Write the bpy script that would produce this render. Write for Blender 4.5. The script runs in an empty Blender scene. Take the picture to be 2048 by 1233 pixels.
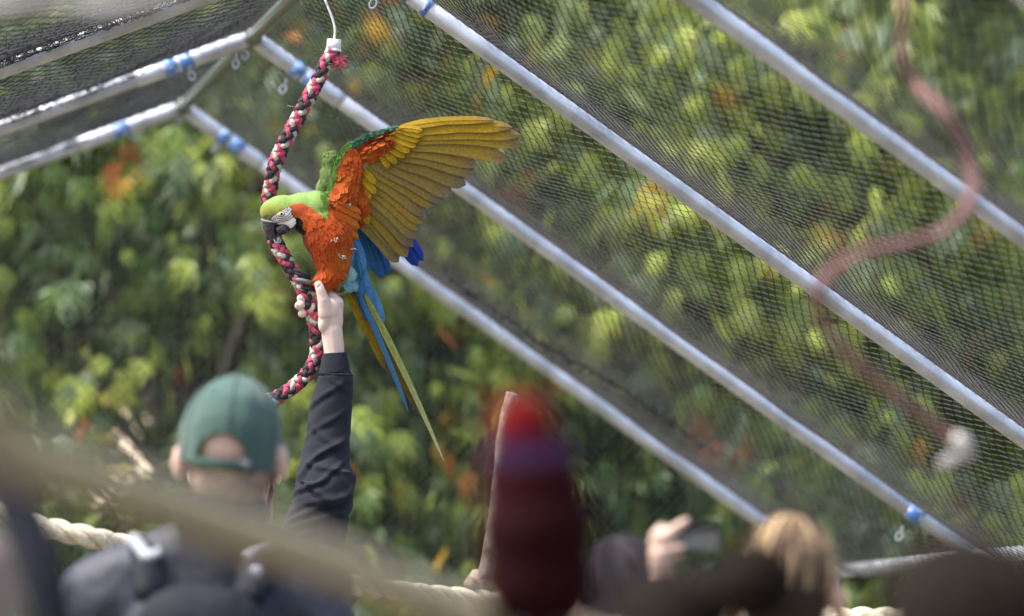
import bpy, bmesh, math, random
import numpy as np
from mathutils import Vector, Matrix

random.seed(7)
RNG = np.random.default_rng(11)
SC = bpy.context.scene
COL = SC.collection

# ------------------------------------------------------------------ camera
FPX = 11378.0                      # 200 mm on 36 mm, in pixels of the 2048 px photo
CAMZ = 1.2
PITCH = math.atan((1373 - 616.5) / FPX)
FOCUS = 13.35
cam_d = bpy.data.cameras.new('camera')
cam_d.lens = 200; cam_d.sensor_width = 36; cam_d.sensor_fit = 'HORIZONTAL'
cam_d.clip_start = 0.2; cam_d.clip_end = 600
cam_d.dof.use_dof = True; cam_d.dof.focus_distance = FOCUS; cam_d.dof.aperture_fstop = 2.6
cam_d.dof.aperture_blades = 9
cam = bpy.data.objects.new('camera', cam_d); COL.objects.link(cam)
cam.location = (0, 0, CAMZ); cam.rotation_euler = (math.pi / 2 + PITCH, 0, 0)
SC.camera = cam

# ------------------------------------------------------------------ sky and sun (bright overcast)
SUN_EL, SUN_AZ = math.radians(60), math.radians(-105)
w = bpy.data.worlds.new('World'); SC.world = w; w.use_nodes = True
nt = w.node_tree; nt.nodes.clear()
sky = nt.nodes.new('ShaderNodeTexSky'); sky.sky_type = 'NISHITA'; sky.sun_disc = False
sky.sun_elevation = SUN_EL; sky.sun_rotation = SUN_AZ
sky.air_density = 1.0; sky.dust_density = 4.0; sky.ozone_density = 0.6
bg = nt.nodes.new('ShaderNodeBackground'); bg.inputs[1].default_value = 0.15
wo = nt.nodes.new('ShaderNodeOutputWorld')
nt.links.new(sky.outputs[0], bg.inputs[0]); nt.links.new(bg.outputs[0], wo.inputs[0])
sd = bpy.data.lights.new('sun', 'SUN'); sd.energy = 2.5; sd.angle = math.radians(14); sd.color = (1, 0.95, 0.86)
sun = bpy.data.objects.new('sun', sd); COL.objects.link(sun)
sdir = Vector((math.cos(SUN_EL) * math.sin(SUN_AZ), math.cos(SUN_EL) * math.cos(SUN_AZ), math.sin(SUN_EL)))
sun.rotation_euler = (-sdir).to_track_quat('-Z', 'Y').to_euler()
SC.view_settings.view_transform = 'Standard'; SC.view_settings.look = 'None'
SC.view_settings.exposure = 1.8; SC.view_settings.gamma = 1
SC.render.engine = 'CYCLES'
SC.cycles.use_denoising = True
SC.cycles.max_bounces = 8; SC.cycles.transparent_max_bounces = 12
SC.cycles.sample_clamp_indirect = 6

# ------------------------------------------------------------------ helpers
CX = np.array([1.0, 0, 0]); CF = np.array([0, math.cos(PITCH), math.sin(PITCH)]); CU = np.array([0, -math.sin(PITCH), math.cos(PITCH)])
CO = np.array([0, 0, CAMZ])
def ray(x, y): return (x - 1024) / FPX * CX + CF - (y - 616.5) / FPX * CU
def P(x, y, d): return CO + d * ray(x, y)
def PX(a, d0):
    """array of (px, py, pz) with pz a depth offset in pixels of the plane at d0 -> world"""
    a = np.asarray(a, float); s = d0 / FPX
    d = d0 + a[:, 2] * s
    return CO + d[:, None] * ((a[:, :1] - 1024) / FPX * CX + CF - (a[:, 1:2] - 616.5) / FPX * CU)

def mesh(name, v, f, mat, parent=None, col=None, smooth=True, uv=None, loc=None):
    """one mesh object from world-space vertices; child vertices are stored relative to the parent's origin"""
    v = np.asarray(v, float)
    o0 = np.array(parent_origin(parent)) if parent is not None else np.array(loc if loc is not None else (0, 0, 0), float)
    me = bpy.data.meshes.new(name)
    me.from_pydata((v - o0).tolist(), [], f if isinstance(f, list) else f.tolist())
    if smooth: me.polygons.foreach_set('use_smooth', [True] * len(me.polygons))
    if col is not None:
        ca = me.color_attributes.new('Col', 'FLOAT_COLOR', 'POINT')
        c = np.ones((len(v), 4)); c[:, :3] = np.asarray(col)
        ca.data.foreach_set('color', c.ravel())
    if uv is not None:
        ul = me.uv_layers.new(name='UVMap')
        li = np.zeros(len(me.loops), int); me.loops.foreach_get('vertex_index', li)
        ul.data.foreach_set('uv', np.asarray(uv)[li].ravel())
    me.materials.append(mat); me.update()
    o = bpy.data.objects.new(name, me); COL.objects.link(o)
    if parent is not None: o.parent = parent
    else: o.location = o0
    return o
def parent_origin(p):
    x = Vector((0, 0, 0))
    while p is not None: x += p.location; p = p.parent
    return x
def tag(o, label, cat, group=None, kind=None):
    if label: o['label'] = label
    if cat: o['category'] = cat
    if group: o['group'] = group
    if kind: o['kind'] = kind
    return o
def thing(name, label, cat, loc, group=None):
    o = bpy.data.objects.new(name, None); COL.objects.link(o); o.location = Vector(loc); o.empty_display_size = 0.1
    return tag(o, label, cat, group)
def stuff(o): o['kind'] = 'stuff'; return o

def join(parts):
    """list of (v, f[, col]) -> one (v, f, col)"""
    vs, fs, cs, n = [], [], [], 0
    for p in parts:
        v = np.asarray(p[0]); vs.append(v)
        fs += [[i + n for i in q] for q in (p[1] if isinstance(p[1], list) else p[1].tolist())]
        if len(p) > 2: cs.append(np.broadcast_to(np.asarray(p[2], float), (len(v), 3)))
        n += len(v)
    return np.vstack(vs), fs, (np.vstack(cs) if cs else None)

def frames_of(path):
    path = np.asarray(path, float); t = np.gradient(path, axis=0); t /= np.linalg.norm(t, axis=1)[:, None] + 1e-12
    a = np.array([0, 0, 1.0]) if abs(t[0][2]) < 0.9 else np.array([1.0, 0, 0])
    n = np.zeros_like(t); x = a - t[0] * np.dot(a, t[0]); n[0] = x / np.linalg.norm(x)
    for i in range(1, len(t)):
        x = n[i - 1] - t[i] * np.dot(n[i - 1], t[i]); n[i] = x / np.linalg.norm(x)
    return t, n, np.cross(t, n)
def tube(path, r, seg=12, cap=True, flat=1.0):
    path = np.asarray(path, float); m = len(path); r = np.broadcast_to(np.asarray(r, float), (m,))
    t, n, b = frames_of(path); a = np.linspace(0, 2 * math.pi, seg, endpoint=False)
    v = path[:, None] + r[:, None, None] * (np.cos(a)[None, :, None] * n[:, None] + flat * np.sin(a)[None, :, None] * b[:, None])
    v = v.reshape(-1, 3); f = []
    for i in range(m - 1):
        for j in range(seg):
            k = (j + 1) % seg; f.append([i * seg + j, i * seg + k, (i + 1) * seg + k, (i + 1) * seg + j])
    if cap:
        f.append(list(range(seg))[::-1]); f.append([(m - 1) * seg + j for j in range(seg)])
    return v, f
def spline(pts, n):
    """Catmull-Rom resample of control rows (any number of columns)"""
    p = np.asarray(pts, float); p = np.vstack([2 * p[0] - p[1], p, 2 * p[-1] - p[-2]]); k = len(p) - 3
    u = np.linspace(0, k - 1e-9, n); i = u.astype(int); t = (u - i)[:, None]
    a, b, c, d = p[i], p[i + 1], p[i + 2], p[i + 3]
    return 0.5 * (2 * b + (c - a) * t + (2 * a - 5 * b + 4 * c - d) * t ** 2 + (3 * b - a - 3 * c + d) * t ** 3)
def arclen(path, step):
    d = np.r_[0, np.cumsum(np.linalg.norm(np.diff(path, axis=0), axis=1))]
    n = max(2, int(d[-1] / step)); s = np.linspace(0, d[-1], n)
    return np.stack([np.interp(s, d, path[:, i]) for i in range(path.shape[1])], 1), s
def prisms(a, b, r, seg=3):
    """many thin threads a->b as three-sided prisms (no caps)"""
    a = np.asarray(a); b = np.asarray(b); t = b - a; t /= np.linalg.norm(t, axis=1)[:, None] + 1e-12
    h = np.where(np.abs(t[:, 2:3]) < 0.9, np.array([[0, 0, 1.0]]), np.array([[1.0, 0, 0]]))
    n = np.cross(t, h); n /= np.linalg.norm(n, axis=1)[:, None]; c = np.cross(t, n)
    an = np.linspace(0, 2 * math.pi, seg, endpoint=False) + 0.5
    ring = np.cos(an)[None, :, None] * n[:, None] + np.sin(an)[None, :, None] * c[:, None]
    rr = np.broadcast_to(np.asarray(r, float), (len(a),))[:, None, None]
    v = np.concatenate([a[:, None] + rr * ring, b[:, None] + rr * ring], 1).reshape(-1, 3)
    base = (np.arange(len(a)) * 2 * seg)[:, None, None]
    q = np.array([[j, (j + 1) % seg, seg + (j + 1) % seg, seg + j] for j in range(seg)])[None]
    return v, (base + q).reshape(-1, 4)

def noise(p, scale, seed=0, oct=3):
    """cheap smooth pseudo-noise from summed sines, about -1..1"""
    p = np.asarray(p, float) * scale; r = np.random.default_rng(seed); out = np.zeros(len(p)); amp = 1; tot = 0
    for o in range(oct):
        for k in range(4):
            d = r.normal(size=p.shape[1]); d *= (2 ** o) * 1.6 / np.linalg.norm(d) * r.uniform(0.7, 1.3)
            out += amp * np.sin(p @ d + r.uniform(0, 6.28)) / 2
        tot += amp; amp *= 0.55
    return out / tot

TMP = bpy.data.scenes.new('workbench')
def blob(items, voxel, smooth=4, step=0.5):
    """union of ellipsoids ('e', centre, radii[, rot axis-angle z]) and capsules ('c', a, b, ra, rb) as one skin (voxel remesh)"""
    bm = bmesh.new()
    def sph(c, r, rot=None, sub=3):
        M = Matrix.Translation(Vector(c)) @ (rot.to_4x4() if rot is not None else Matrix.Identity(4)) @ Matrix.Diagonal((*r, 1))
        bmesh.ops.create_icosphere(bm, subdivisions=sub, radius=1, matrix=M)
    for it in items:
        if it[0] == 'e':
            rot = Matrix.Rotation(it[3], 3, it[4] if len(it) > 4 else 'Z') if len(it) > 3 else None
            sph(it[1], it[2], rot)
        else:
            a, b, ra, rb = np.array(it[1], float), np.array(it[2], float), it[3], it[4]
            n = max(2, int(np.linalg.norm(b - a) / (step * min(ra, rb))) + 1)
            for k in range(n):
                t = k / (n - 1); r = ra + (rb - ra) * t; sph(a + (b - a) * t, (r, r, r), None, 2)
    me = bpy.data.meshes.new('t'); bm.to_mesh(me); bm.free()
    o = bpy.data.objects.new('t', me); TMP.collection.objects.link(o)
    m = o.modifiers.new('r', 'REMESH'); m.mode = 'VOXEL'; m.voxel_size = voxel
    s = o.modifiers.new('s', 'SMOOTH'); s.iterations = smooth; s.factor = 0.5
    vl = TMP.view_layers[0]; vl.update(); e = o.evaluated_get(vl.depsgraph); me2 = bpy.data.meshes.new_from_object(e)
    v = np.zeros(len(me2.vertices) * 3); me2.vertices.foreach_get('co', v)
    n_ = np.zeros(len(me2.vertices) * 3); me2.vertices.foreach_get('normal', n_)
    f = [list(p.vertices) for p in me2.polygons]
    bpy.data.objects.remove(o); bpy.data.meshes.remove(me); bpy.data.meshes.remove(me2)
    return v.reshape(-1, 3), f, n_.reshape(-1, 3)

# ------------------------------------------------------------------ materials
def mat(name, c=(0.5, 0.5, 0.5), rough=0.6, metal=0.0, var=0.15, vscale=8.0, bump=0.0, bscale=60.0, attr=False, c2=None, stretch=None,
        translucent=0.0, sheen=0.0, spec=0.5, contrast=(0.35, 0.65), gain=1.0):
    m = bpy.data.materials.new(name); m.use_nodes = True; t = m.node_tree; t.nodes.clear(); N = t.nodes.new; L = t.links.new
    out = N('ShaderNodeOutputMaterial'); b = N('ShaderNodeBsdfPrincipled'); L(b.outputs[0], out.inputs[0])
    b.inputs['Roughness'].default_value = rough; b.inputs['Metallic'].default_value = metal; b.inputs['Specular IOR Level'].default_value = spec
    if sheen: b.inputs['Sheen Weight'].default_value = sheen; b.inputs['Sheen Roughness'].default_value = 0.5
    tc = N('ShaderNodeTexCoord'); src = tc.outputs['Object']
    if stretch:
        mp = N('ShaderNodeMapping'); mp.inputs['Scale'].default_value = stretch; L(src, mp.inputs[0]); src = mp.outputs[0]
    nz = N('ShaderNodeTexNoise'); nz.inputs['Scale'].default_value = vscale; nz.inputs['Detail'].default_value = 5; L(src, nz.inputs['Vector'])
    rp = N('ShaderNodeMapRange'); rp.inputs[1].default_value = contrast[0]; rp.inputs[2].default_value = contrast[1]; L(nz.outputs[0], rp.inputs[0])
    if attr:
        at = N('ShaderNodeAttribute'); at.attribute_name = 'Col'; base = at.outputs['Color']
        hs = N('ShaderNodeMix'); hs.data_type = 'RGBA'; hs.blend_type = 'MULTIPLY'; hs.inputs[0].default_value = 1
        g = N('ShaderNodeMapRange'); g.inputs[3].default_value = (1 - var) * gain; g.inputs[4].default_value = (1 + var) * gain; L(rp.outputs[0], g.inputs[0])
        L(base, hs.inputs[6]); L(g.outputs[0], hs.inputs[7]); colout = hs.outputs[2]
    else:
        mx = N('ShaderNodeMix'); mx.data_type = 'RGBA'
        ca = [min(1, x * (1 - var)) for x in c]; cb = list(c2) if c2 else [min(1, x * (1 + var)) for x in c]
        mx.inputs[6].default_value = (*ca, 1); mx.inputs[7].default_value = (*cb, 1); L(rp.outputs[0], mx.inputs[0]); colout = mx.outputs[2]
    L(colout, b.inputs['Base Color'])
    rr = N('ShaderNodeMapRange'); rr.inputs[3].default_value = max(0, rough - 0.08); rr.inputs[4].default_value = min(1, rough + 0.08)
    L(nz.outputs[0], rr.inputs[0]); L(rr.outputs[0], b.inputs['Roughness'])
    if bump:
        n2 = N('ShaderNodeTexNoise'); n2.inputs['Scale'].default_value = bscale; n2.inputs['Detail'].default_value = 4; L(src, n2.inputs['Vector'])
        bp = N('ShaderNodeBump'); bp.inputs['Strength'].default_value = bump; bp.inputs['Distance'].default_value = 0.01
        L(n2.outputs[0], bp.inputs['Height']); L(bp.outputs[0], b.inputs['Normal'])
    if translucent:
        tr = N('ShaderNodeBsdfTranslucent'); L(colout, tr.inputs[0]); ms = N('ShaderNodeMixShader'); ms.inputs[0].default_value = translucent
        L(b.outputs[0], ms.inputs[1]); L(tr.outputs[0], ms.inputs[2]); L(ms.outputs[0], out.inputs[0])
    return m

M = dict(
    steel=mat('galvanised_steel', (0.42, 0.445, 0.48), 0.38, 0.5, 0.22, 14, 0.06, 180),
    ridge=mat('shaded_steel', (0.13, 0.15, 0.12), 0.38, 0.6, 0.15, 30, 0.03, 300),  # galvanised ridge pipe; underside shade and green foliage reflection put into the colour
    tape=mat('blue_tape', (0.07, 0.20, 0.50), 0.55, 0, 0.15, 55, c2=(0.36, 0.40, 0.46), contrast=(0.50, 0.62)),
    net=mat('black_net', (0.007, 0.0075, 0.009), 0.7, 0, 0.3, 30, spec=0.3),
    wire=mat('fence_wire', (0.035, 0.037, 0.04), 0.6, 0.2, 0.2, 30),
    chrome=mat('zinc_bolt', (0.42, 0.45, 0.48), 0.3, 0.8, 0.1, 40),
    leaf=mat('leaf', rough=0.42, attr=True, var=0.18, vscale=25, translucent=0.45),
    bark=mat('bark', (0.12, 0.10, 0.08), 0.9, 0, 0.4, 18, 0.6, 40),
    soil=mat('soil', (0.13, 0.11, 0.075), 0.95, 0, 0.35, 2.5, 0.6, 20),
    hill=mat('hillside', (0.045, 0.075, 0.022), 0.95, 0, 0.5, 1.2, 0.8, 8),
    sand=mat('sandy_bank', (0.62, 0.50, 0.36), 0.9, 0, 0.15, 4, 0.4, 15),
    feather=mat('feather', gain=0.82, rough=0.7, attr=True, var=0.16, vscale=160, sheen=0.08, spec=0.18, translucent=0.22),
    plumedark=mat('dark_plumage', rough=0.8, attr=True, var=0.2, vscale=60, spec=0.08),
    plume=mat('plumage', gain=0.82, rough=0.65, attr=True, var=0.14, vscale=220, bump=0.25, bscale=400, sheen=0.2, spec=0.25),
    beak=mat('beak', (0.035, 0.034, 0.036), 0.42, 0, 0.5, 120, 0.15, 200, c2=(0.11, 0.105, 0.10), contrast=(0.5, 0.8)),
    claw=mat('claw', (0.03, 0.03, 0.03), 0.4),
    facewhite=mat('bare_face', (0.72, 0.72, 0.70), 0.6, 0, 0.08, 200, 0.2, 400),
    down=mat('down', (0.42, 0.38, 0.36), 0.8),
    cere=mat('cere', (0.14, 0.135, 0.12), 0.6, 0, 0.3, 150),
    black=mat('black_plumage', (0.008, 0.008, 0.008), 0.6),
    eye=mat('eye', (0.62, 0.60, 0.42), 0.15), pupil=mat('pupil', (0.004, 0.004, 0.004), 0.1),
    pink=mat('pink_strand', (0.46, 0.06, 0.12), 0.85, 0, 0.35, 130, 0.5, 300),
    char=mat('charcoal_strand', (0.022, 0.022, 0.028), 0.85, 0, 0.4, 130, 0.5, 300),
    cream=mat('cream_strand', (0.42, 0.41, 0.34), 0.85, 0, 0.3, 130, 0.5, 300),
    plastic=mat('white_plastic', (0.66, 0.67, 0.68), 0.4, 0, 0.04, 40),
    offwhite=mat('dusty_white', (0.42, 0.40, 0.37), 0.7),
    tie=mat('grey_coil', (0.11, 0.11, 0.115), 0.6, 0, 0.2, 100),
    manila=mat('cotton_rope', (0.52, 0.47, 0.355), 0.9, 0, 0.2, 70, 0.5, 180),
    olive=mat('weathered_rope', (0.36, 0.315, 0.215), 0.9, 0, 0.25, 50, 0.5, 150),
    rose=mat('dusty_rose_rope', (0.17, 0.085, 0.078), 0.9, 0, 0.35, 60, 0.5, 150),
    skin=mat('skin', (0.50, 0.345, 0.275), 0.5, 0, 0.08, 30, 0.12, 160, spec=0.35),
    skinpale=mat('pale_skin', (0.60, 0.455, 0.39), 0.5, 0, 0.07, 40, 0.12, 200, spec=0.35),
    nail=mat('nail', (0.66, 0.45, 0.40), 0.3),
    skintan=mat('tan_skin', (0.42, 0.25, 0.17), 0.5, 0, 0.08, 30, 0.1, 160),
    sweater=mat('navy_sweater', (0.018, 0.020, 0.028), 0.95, 0, 0.15, 60, 0.35, 700, sheen=0.04, spec=0.15),
    capgreen=mat('green_cap', (0.030, 0.076, 0.062), 0.85, 0, 0.12, 20, 0.4, 900, sheen=0.2),
    capdark=mat('cap_strap', (0.012, 0.05, 0.038), 0.85, 0, 0.12, 30, 0.3, 600),
    shell=mat('blue_grey_shell', (0.033, 0.037, 0.054), 0.6, 0, 0.2, 12, 0.8, 22, spec=0.3),
    pack=mat('pack_nylon', (0.013, 0.0145, 0.021), 0.75, 0, 0.2, 14, 0.8, 22, spec=0.15),
    strapgrey=mat('reflective_trim', (0.30, 0.315, 0.36), 0.75, 0, 0.08, 30),
    denim=mat('denim', (0.03, 0.04, 0.07), 0.9, 0, 0.2, 30, 0.2, 300),
    shoe=mat('shoe', (0.04, 0.035, 0.03), 0.7),
    taupegrey=mat('pale_pole', (0.21, 0.21, 0.215), 0.7),
    taupe=mat('taupe_cloth', (0.24, 0.18, 0.145), 0.9, 0, 0.12, 20, 0.3, 200),
    grey=mat('grey_cloth', (0.10, 0.10, 0.10), 0.9, 0, 0.12, 20, 0.3, 200),
    hair=mat('hair', rough=0.8, attr=True, var=0.2, vscale=90, spec=0.05),
    phone=mat('phone_case', (0.012, 0.013, 0.016), 0.6, spec=0.2), 
    timber=mat('dark_timber', (0.09, 0.065, 0.045), 0.85, 0, 0.3, 6, 0.3, 30),
    wood=mat('perch_wood', (0.20, 0.145, 0.105), 0.85, 0, 0.35, 22, 0.6, 60, c2=(0.34, 0.29, 0.235)),
    grass=mat('grass_blade', rough=0.6, attr=True, var=0.2, vscale=6, translucent=0.25),
)

def screen_mat():
    m = mat('phone_screen', (0.06, 0.057, 0.05), 0.5, 0, 0.3, 25, c2=(0.13, 0.13, 0.13)); b = [n for n in m.node_tree.nodes if n.type == 'BSDF_PRINCIPLED'][0]
    m.node_tree.links.new(b.inputs['Base Color'].links[0].from_socket, b.inputs['Emission Color']); b.inputs['Emission Strength'].default_value = 0.05; return m
M['screen'] = screen_mat()

# ------------------------------------------------------------------ ground
def sheet(name, x0, x1, y0, y1, nx, ny, zf, m):
    X, Y = np.meshgrid(np.linspace(x0, x1, nx), np.linspace(y0, y1, ny)); v = np.stack([X.ravel(), Y.ravel(), np.zeros(X.size)], 1)
    v[:, 2] = zf(v[:, 0], v[:, 1]); f = []
    for j in range(ny - 1):
        for i in range(nx - 1): a = j * nx + i; f.append([a, a + 1, a + nx + 1, a + nx])
    o = mesh(name, v, f, m); o['kind'] = 'structure'; return o
def gz(x, y):
    r = np.stack([x, y], 1); return 0.012 * noise(r, 1.5, 3) - 0.012
sheet('ground', -200, 200, -60, 33.5, 120, 60, lambda x, y: np.where((abs(x) < 15) & (y > -5), 0.0, 0) + gz(x, y) * 0.3, M['soil'])
def hz(x, y): return -0.05 + np.clip((y - 32) / 12, 0, 1) ** 1.2 * 9 + np.clip((y - 44) / 60, 0, 1) * 10 + 0.5 * noise(np.stack([x, y], 1), 0.35, 5) * np.clip((y - 32) / 6, 0, 1)
sheet('hillside', -200, 200, 32, 240, 160, 90, hz, M['hill'])

# ------------------------------------------------------------------ aviary frame: ridge, rafters, eave, posts
RD = ray(-793, 1373); RD = RD / np.linalg.norm(RD); RD[2] = 0; RD /= np.linalg.norm(RD)     # along the ridge, away from the camera
EE = np.cross(RD, [0, 0, 1.0]); EE /= np.linalg.norm(EE)                                       # across, to the right
ZZ = np.array([0, 0, 1.0])
RIDGE0 = P(365, 215, 17.27)
PITCH_R, PITCH_L = math.radians(35.0), math.radians(20.8)
DR = EE * math.cos(PITCH_R) - ZZ * math.sin(PITCH_R); DL = -EE * math.cos(PITCH_L) - ZZ * math.sin(PITCH_L)
LEN_R, LEN_L = 2.445, 2.75
S_FR = [0.0, 1.885, 3.80, 5.69, 7.38, 9.2]
PR = 0.0208
def RF(s): return RIDGE0 - RD * s
frame = thing('aviary_frame', 'galvanised steel pipe roof frame of the aviary with sloping rafters and ridge pipe', 'pipe frame', (RIDGE0[0], RIDGE0[1], 0))
def pipe(name, a, b, r, m, parent, seg=20, n=2, rag=0):
    path = np.linspace(a, b, n); v, f = tube(path, r, seg); return mesh(name, v, f, m, parent)
pipe('ridge_pipe', RF(-0.05), RF(9.4), PR * 0.92, M['ridge'], frame, n=8)
for i, s in enumerate(S_FR):
    b = RF(s)
    pipe('rafter', b + DR * 0.02, b + DR * LEN_R, PR, M['steel'], frame, n=6)
    pipe('rafter', b + DL * 0.02, b + DL * LEN_L, PR, M['steel'], frame, n=6)
    if i < 2:      # socket fittings round the ridge joint
        for D, L in ((DR, 0.30), (DL, 0.34)):
            pp = np.array([b + D * t for t in (0.015, 0.03, L - 0.06, L - 0.02, L)]); v, f = tube(pp, [PR * 1.02, PR * 1.13, PR * 1.13, PR * 1.13, PR * 1.03], 20)
            mesh('socket', v, f, M['steel'], frame)
        pp = np.array([b - RD * t for t in (-0.07, -0.06, 0.06, 0.07)]); v, f = tube(pp, [PR, PR * 1.1, PR * 1.1, PR], 20); mesh('socket', v, f, M['ridge'], frame)
    er = b + DR * LEN_R; el = b + DL * LEN_L
    pipe('post', np.array([er[0], er[1], -0.02]), er, PR, M['steel'], frame, n=3)
    pipe('post', np.array([el[0], el[1], -0.02]), el, PR, M['steel'], frame, n=3)
for D, L in ((DR, LEN_R), (DL, LEN_L)):
    pipe('eave_pipe', RF(-0.05) + D * L, RF(9.4) + D * L, PR * 0.95, M['steel'], frame, n=8)
# where a photo pixel falls on the plane of frame k
def on_frame(x, y, s):
    d = ray(x, y); b = RF(s); t = np.dot(b - CO, RD) / np.dot(d, RD); return CO + t * d
def tape(s, side, x, y, L=0.06):
    L *= 0.72
    D = DR if side == 'R' else DL; q = on_frame(x, y, s) - RF(s); u = np.dot(q, D)
    path = np.array([RF(s) + D * (u + t) for t in (-L / 2, L / 2)]); v, f = tube(path, PR * 1.15 if u < 0.36 else PR * 1.03, 20); mesh('blue_band', v, f, M['tape'], frame)
for a in ((1.885, 'L', 338, 133, .055), (1.885, 'L', 372, 124, .05), (1.885, 'R', 588, 153, .05), (1.885, 'R', 614, 172, .05), (0, 'L', 238, 252, .07), (0, 'R', 446, 277, .05),
          (0, 'R', 472, 296, .06), (1.885, 'R', 1818, 1045, .07), (3.80, 'R', 790, 0, .06), (3.80, 'R', 840, 32, .02)): tape(*a)
def eyebolt(s, x, y, top):
    c = on_frame(x, y, s); tp = on_frame(*top, s); R = 0.0095
    ax = (tp - c) / np.linalg.norm(tp - c); a = np.linspace(0, 2 * math.pi, 17); sidev = np.cross(ax, RD); sidev = sidev * 0.8 + RD * 0.5
    ring = c + R * (1.25 * np.cos(a)[:, None] * ax + np.sin(a)[:, None] * sidev)
    r_ = tube(ring, 0.0027, 8, False); sh = tube(np.array([c + ax * R * 1.2, tp]), 0.0036, 8)
    v, f, _ = join([r_, sh]); mesh('eye_bolt', v, f, M['chrome'], frame)
for a in ((1.885, 384, 152, (376, 132)), (1.885, 472, 128, (474, 104)), (1.885, 490, 110, (490, 92)), (1.885, 566, 179, (574, 158)), (0, 266, 270, (262, 252)), (0, 361, 238, (361, 220)), (0, 431, 298, (442, 280)), (1.885, 1798, 1073, (1806, 1052)), (3.80, 746, 8, (752, -10))): eyebolt(*a)

# ------------------------------------------------------------------ netting over the frame
net = thing('bird_netting', 'black knitted bird netting stretched over the pipe roof', 'netting', (RIDGE0[0], RIDGE0[1], 0))
def net_panel(s0, s1, D, L, sag, seed, h=0.029, wd=0.0155, thr=0.00112, hang=0.0):
    span = s1 - s0; nv = int(span / h); nu = int(L / wd)
    I, J = np.meshgrid(np.arange(nv + 1), np.arange(nu + 1), indexing='ij')
    v = I * h + np.where((I + J) % 2 == 0, 1, -1) * h * 0.36; u = J * wd + 0.0
    rn = np.random.default_rng(seed)
    v = v + rn.normal(0, h * 0.045, v.shape); u = u + rn.normal(0, wd * 0.1, u.shape)
    q = np.stack([v.ravel(), u.ravel()], 1)
    v = v + (0.010 * noise(q, 5, seed + 1)).reshape(v.shape); u = u + (0.012 * noise(q, 4, seed + 2)).reshape(v.shape)
    v = np.clip(v, 0, span)
    nrm = np.cross(D, RD); nrm = nrm if nrm[2] > 0 else -nrm
    t = v / span
    tap = np.clip(u / 0.5, 0, 1); tap = 0.12 + 0.88 * tap * tap * (3 - 2 * tap); hgt = PR + 0.002 - tap * 4 * sag * t * (1 - t) * (1 + 0.35 * noise(np.stack([0 * v.ravel(), u.ravel()], 1), 2.2, seed + 3).reshape(v.shape))
    env = np.sqrt(np.clip(4 * t * (1 - t), 0, 1))
    hgt += env * (0.0042 * noise(q * np.array([0.6, 1.4]), 9, seed + 4, 3)).reshape(v.shape)
    pos = RF(s0) + D * u[..., None] - RD * v[..., None] + nrm * hgt[..., None]
    a = pos[:, :-1].reshape(-1, 3); b = pos[:, 1:].reshape(-1, 3)
    par = ((I + J) % 2 == 0)[:-1]; a2 = pos[:-1][par]; b2 = pos[1:][par]
    A = np.vstack([a, a2]); B = np.vstack([b, b2]); ok = np.linalg.norm(A - B, axis=1) > 1e-5
    vv, ff = prisms(A[ok], B[ok], thr)
    return vv, ff
for i in range(5):
    for side, (D, L, sg) in enumerate(((DR, LEN_R, 0.085), (DL, LEN_L, 0.045))):
        vv, ff = net_panel(S_FR[i], S_FR[i + 1], D, L, sg * [0.8, 1, 1, 1.1, 1][i], 100 + 10 * i + side, *((0.029, 0.0155, 0.0013) if side == 0 else (0.040, 0.020, 0.0017)))
        stuff(mesh('net_panel', vv, ff, M['net'], net, smooth=False))
# gathered folds of net lying along the rafters
def net_fold(s, D, L, seed, rad, u0=0.1, n=900, off=0.0):
    rn = np.random.default_rng(seed); nrm = np.cross(D, RD); nrm = nrm if nrm[2] > 0 else -nrm; segs = []
    A, B = [], []
    for k in range(n):
        u = rn.uniform(u0, L); th = rn.uniform(-0.6, math.pi + 0.2); r0 = PR + rn.uniform(0.001, rad)
        pts = []
        for j in range(4):
            uu = u + j * 0.016 + rn.normal(0, 0.006); tt = th + rn.normal(0, 0.5); rr = r0 + rn.normal(0, rad * 0.2)
            pts.append(RF(s) + D * uu + nrm * rr * max(0.1, math.sin(tt)) - RD * (rr * math.cos(tt) * 1.3 + off))
        for j in range(3): A.append(pts[j]); B.append(pts[j + 1])
    vv, ff = prisms(np.array(A), np.array(B), 0.0013); stuff(mesh('net_fold', vv, ff, M['net'], net, smooth=False))
net_fold(S_FR[2], DL, 2.6, 1, 0.045, 0.05, 2600, 0.01)
net_fold(S_FR[1], DL, 2.6, 2, 0.014, 0.3, 700)
net_fold(S_FR[0], DL, 2.6, 3, 0.010, 0.3, 500)
# seam cord in the far bay
sp = np.array([P(x, y, d) for x, y, d in ((900, 560, 16.3), (1060, 668, 16.3), (1240, 780, 16.35), (1440, 905, 16.45), (1640, 1000, 16.5), (1800, 1078, 16.5))])
spath = spline(sp, 90); spath += np.stack([noise(spath, 9, 21), noise(spath, 9, 22), noise(spath, 9, 23)], 1) * 0.006
v, f = tube(spath, 0.0022, 6); mesh('seam_cord', v, f, M['net'], net)
rn = np.random.default_rng(5); A = spath[rn.integers(0, 89, 700)] + rn.normal(0, 0.012, (700, 3)); B = A + rn.normal(0, 0.014, (700, 3)); vv, ff = prisms(A, B, 0.0012); stuff(mesh('net_fold', vv, ff, M['net'], net, smooth=False))
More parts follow.
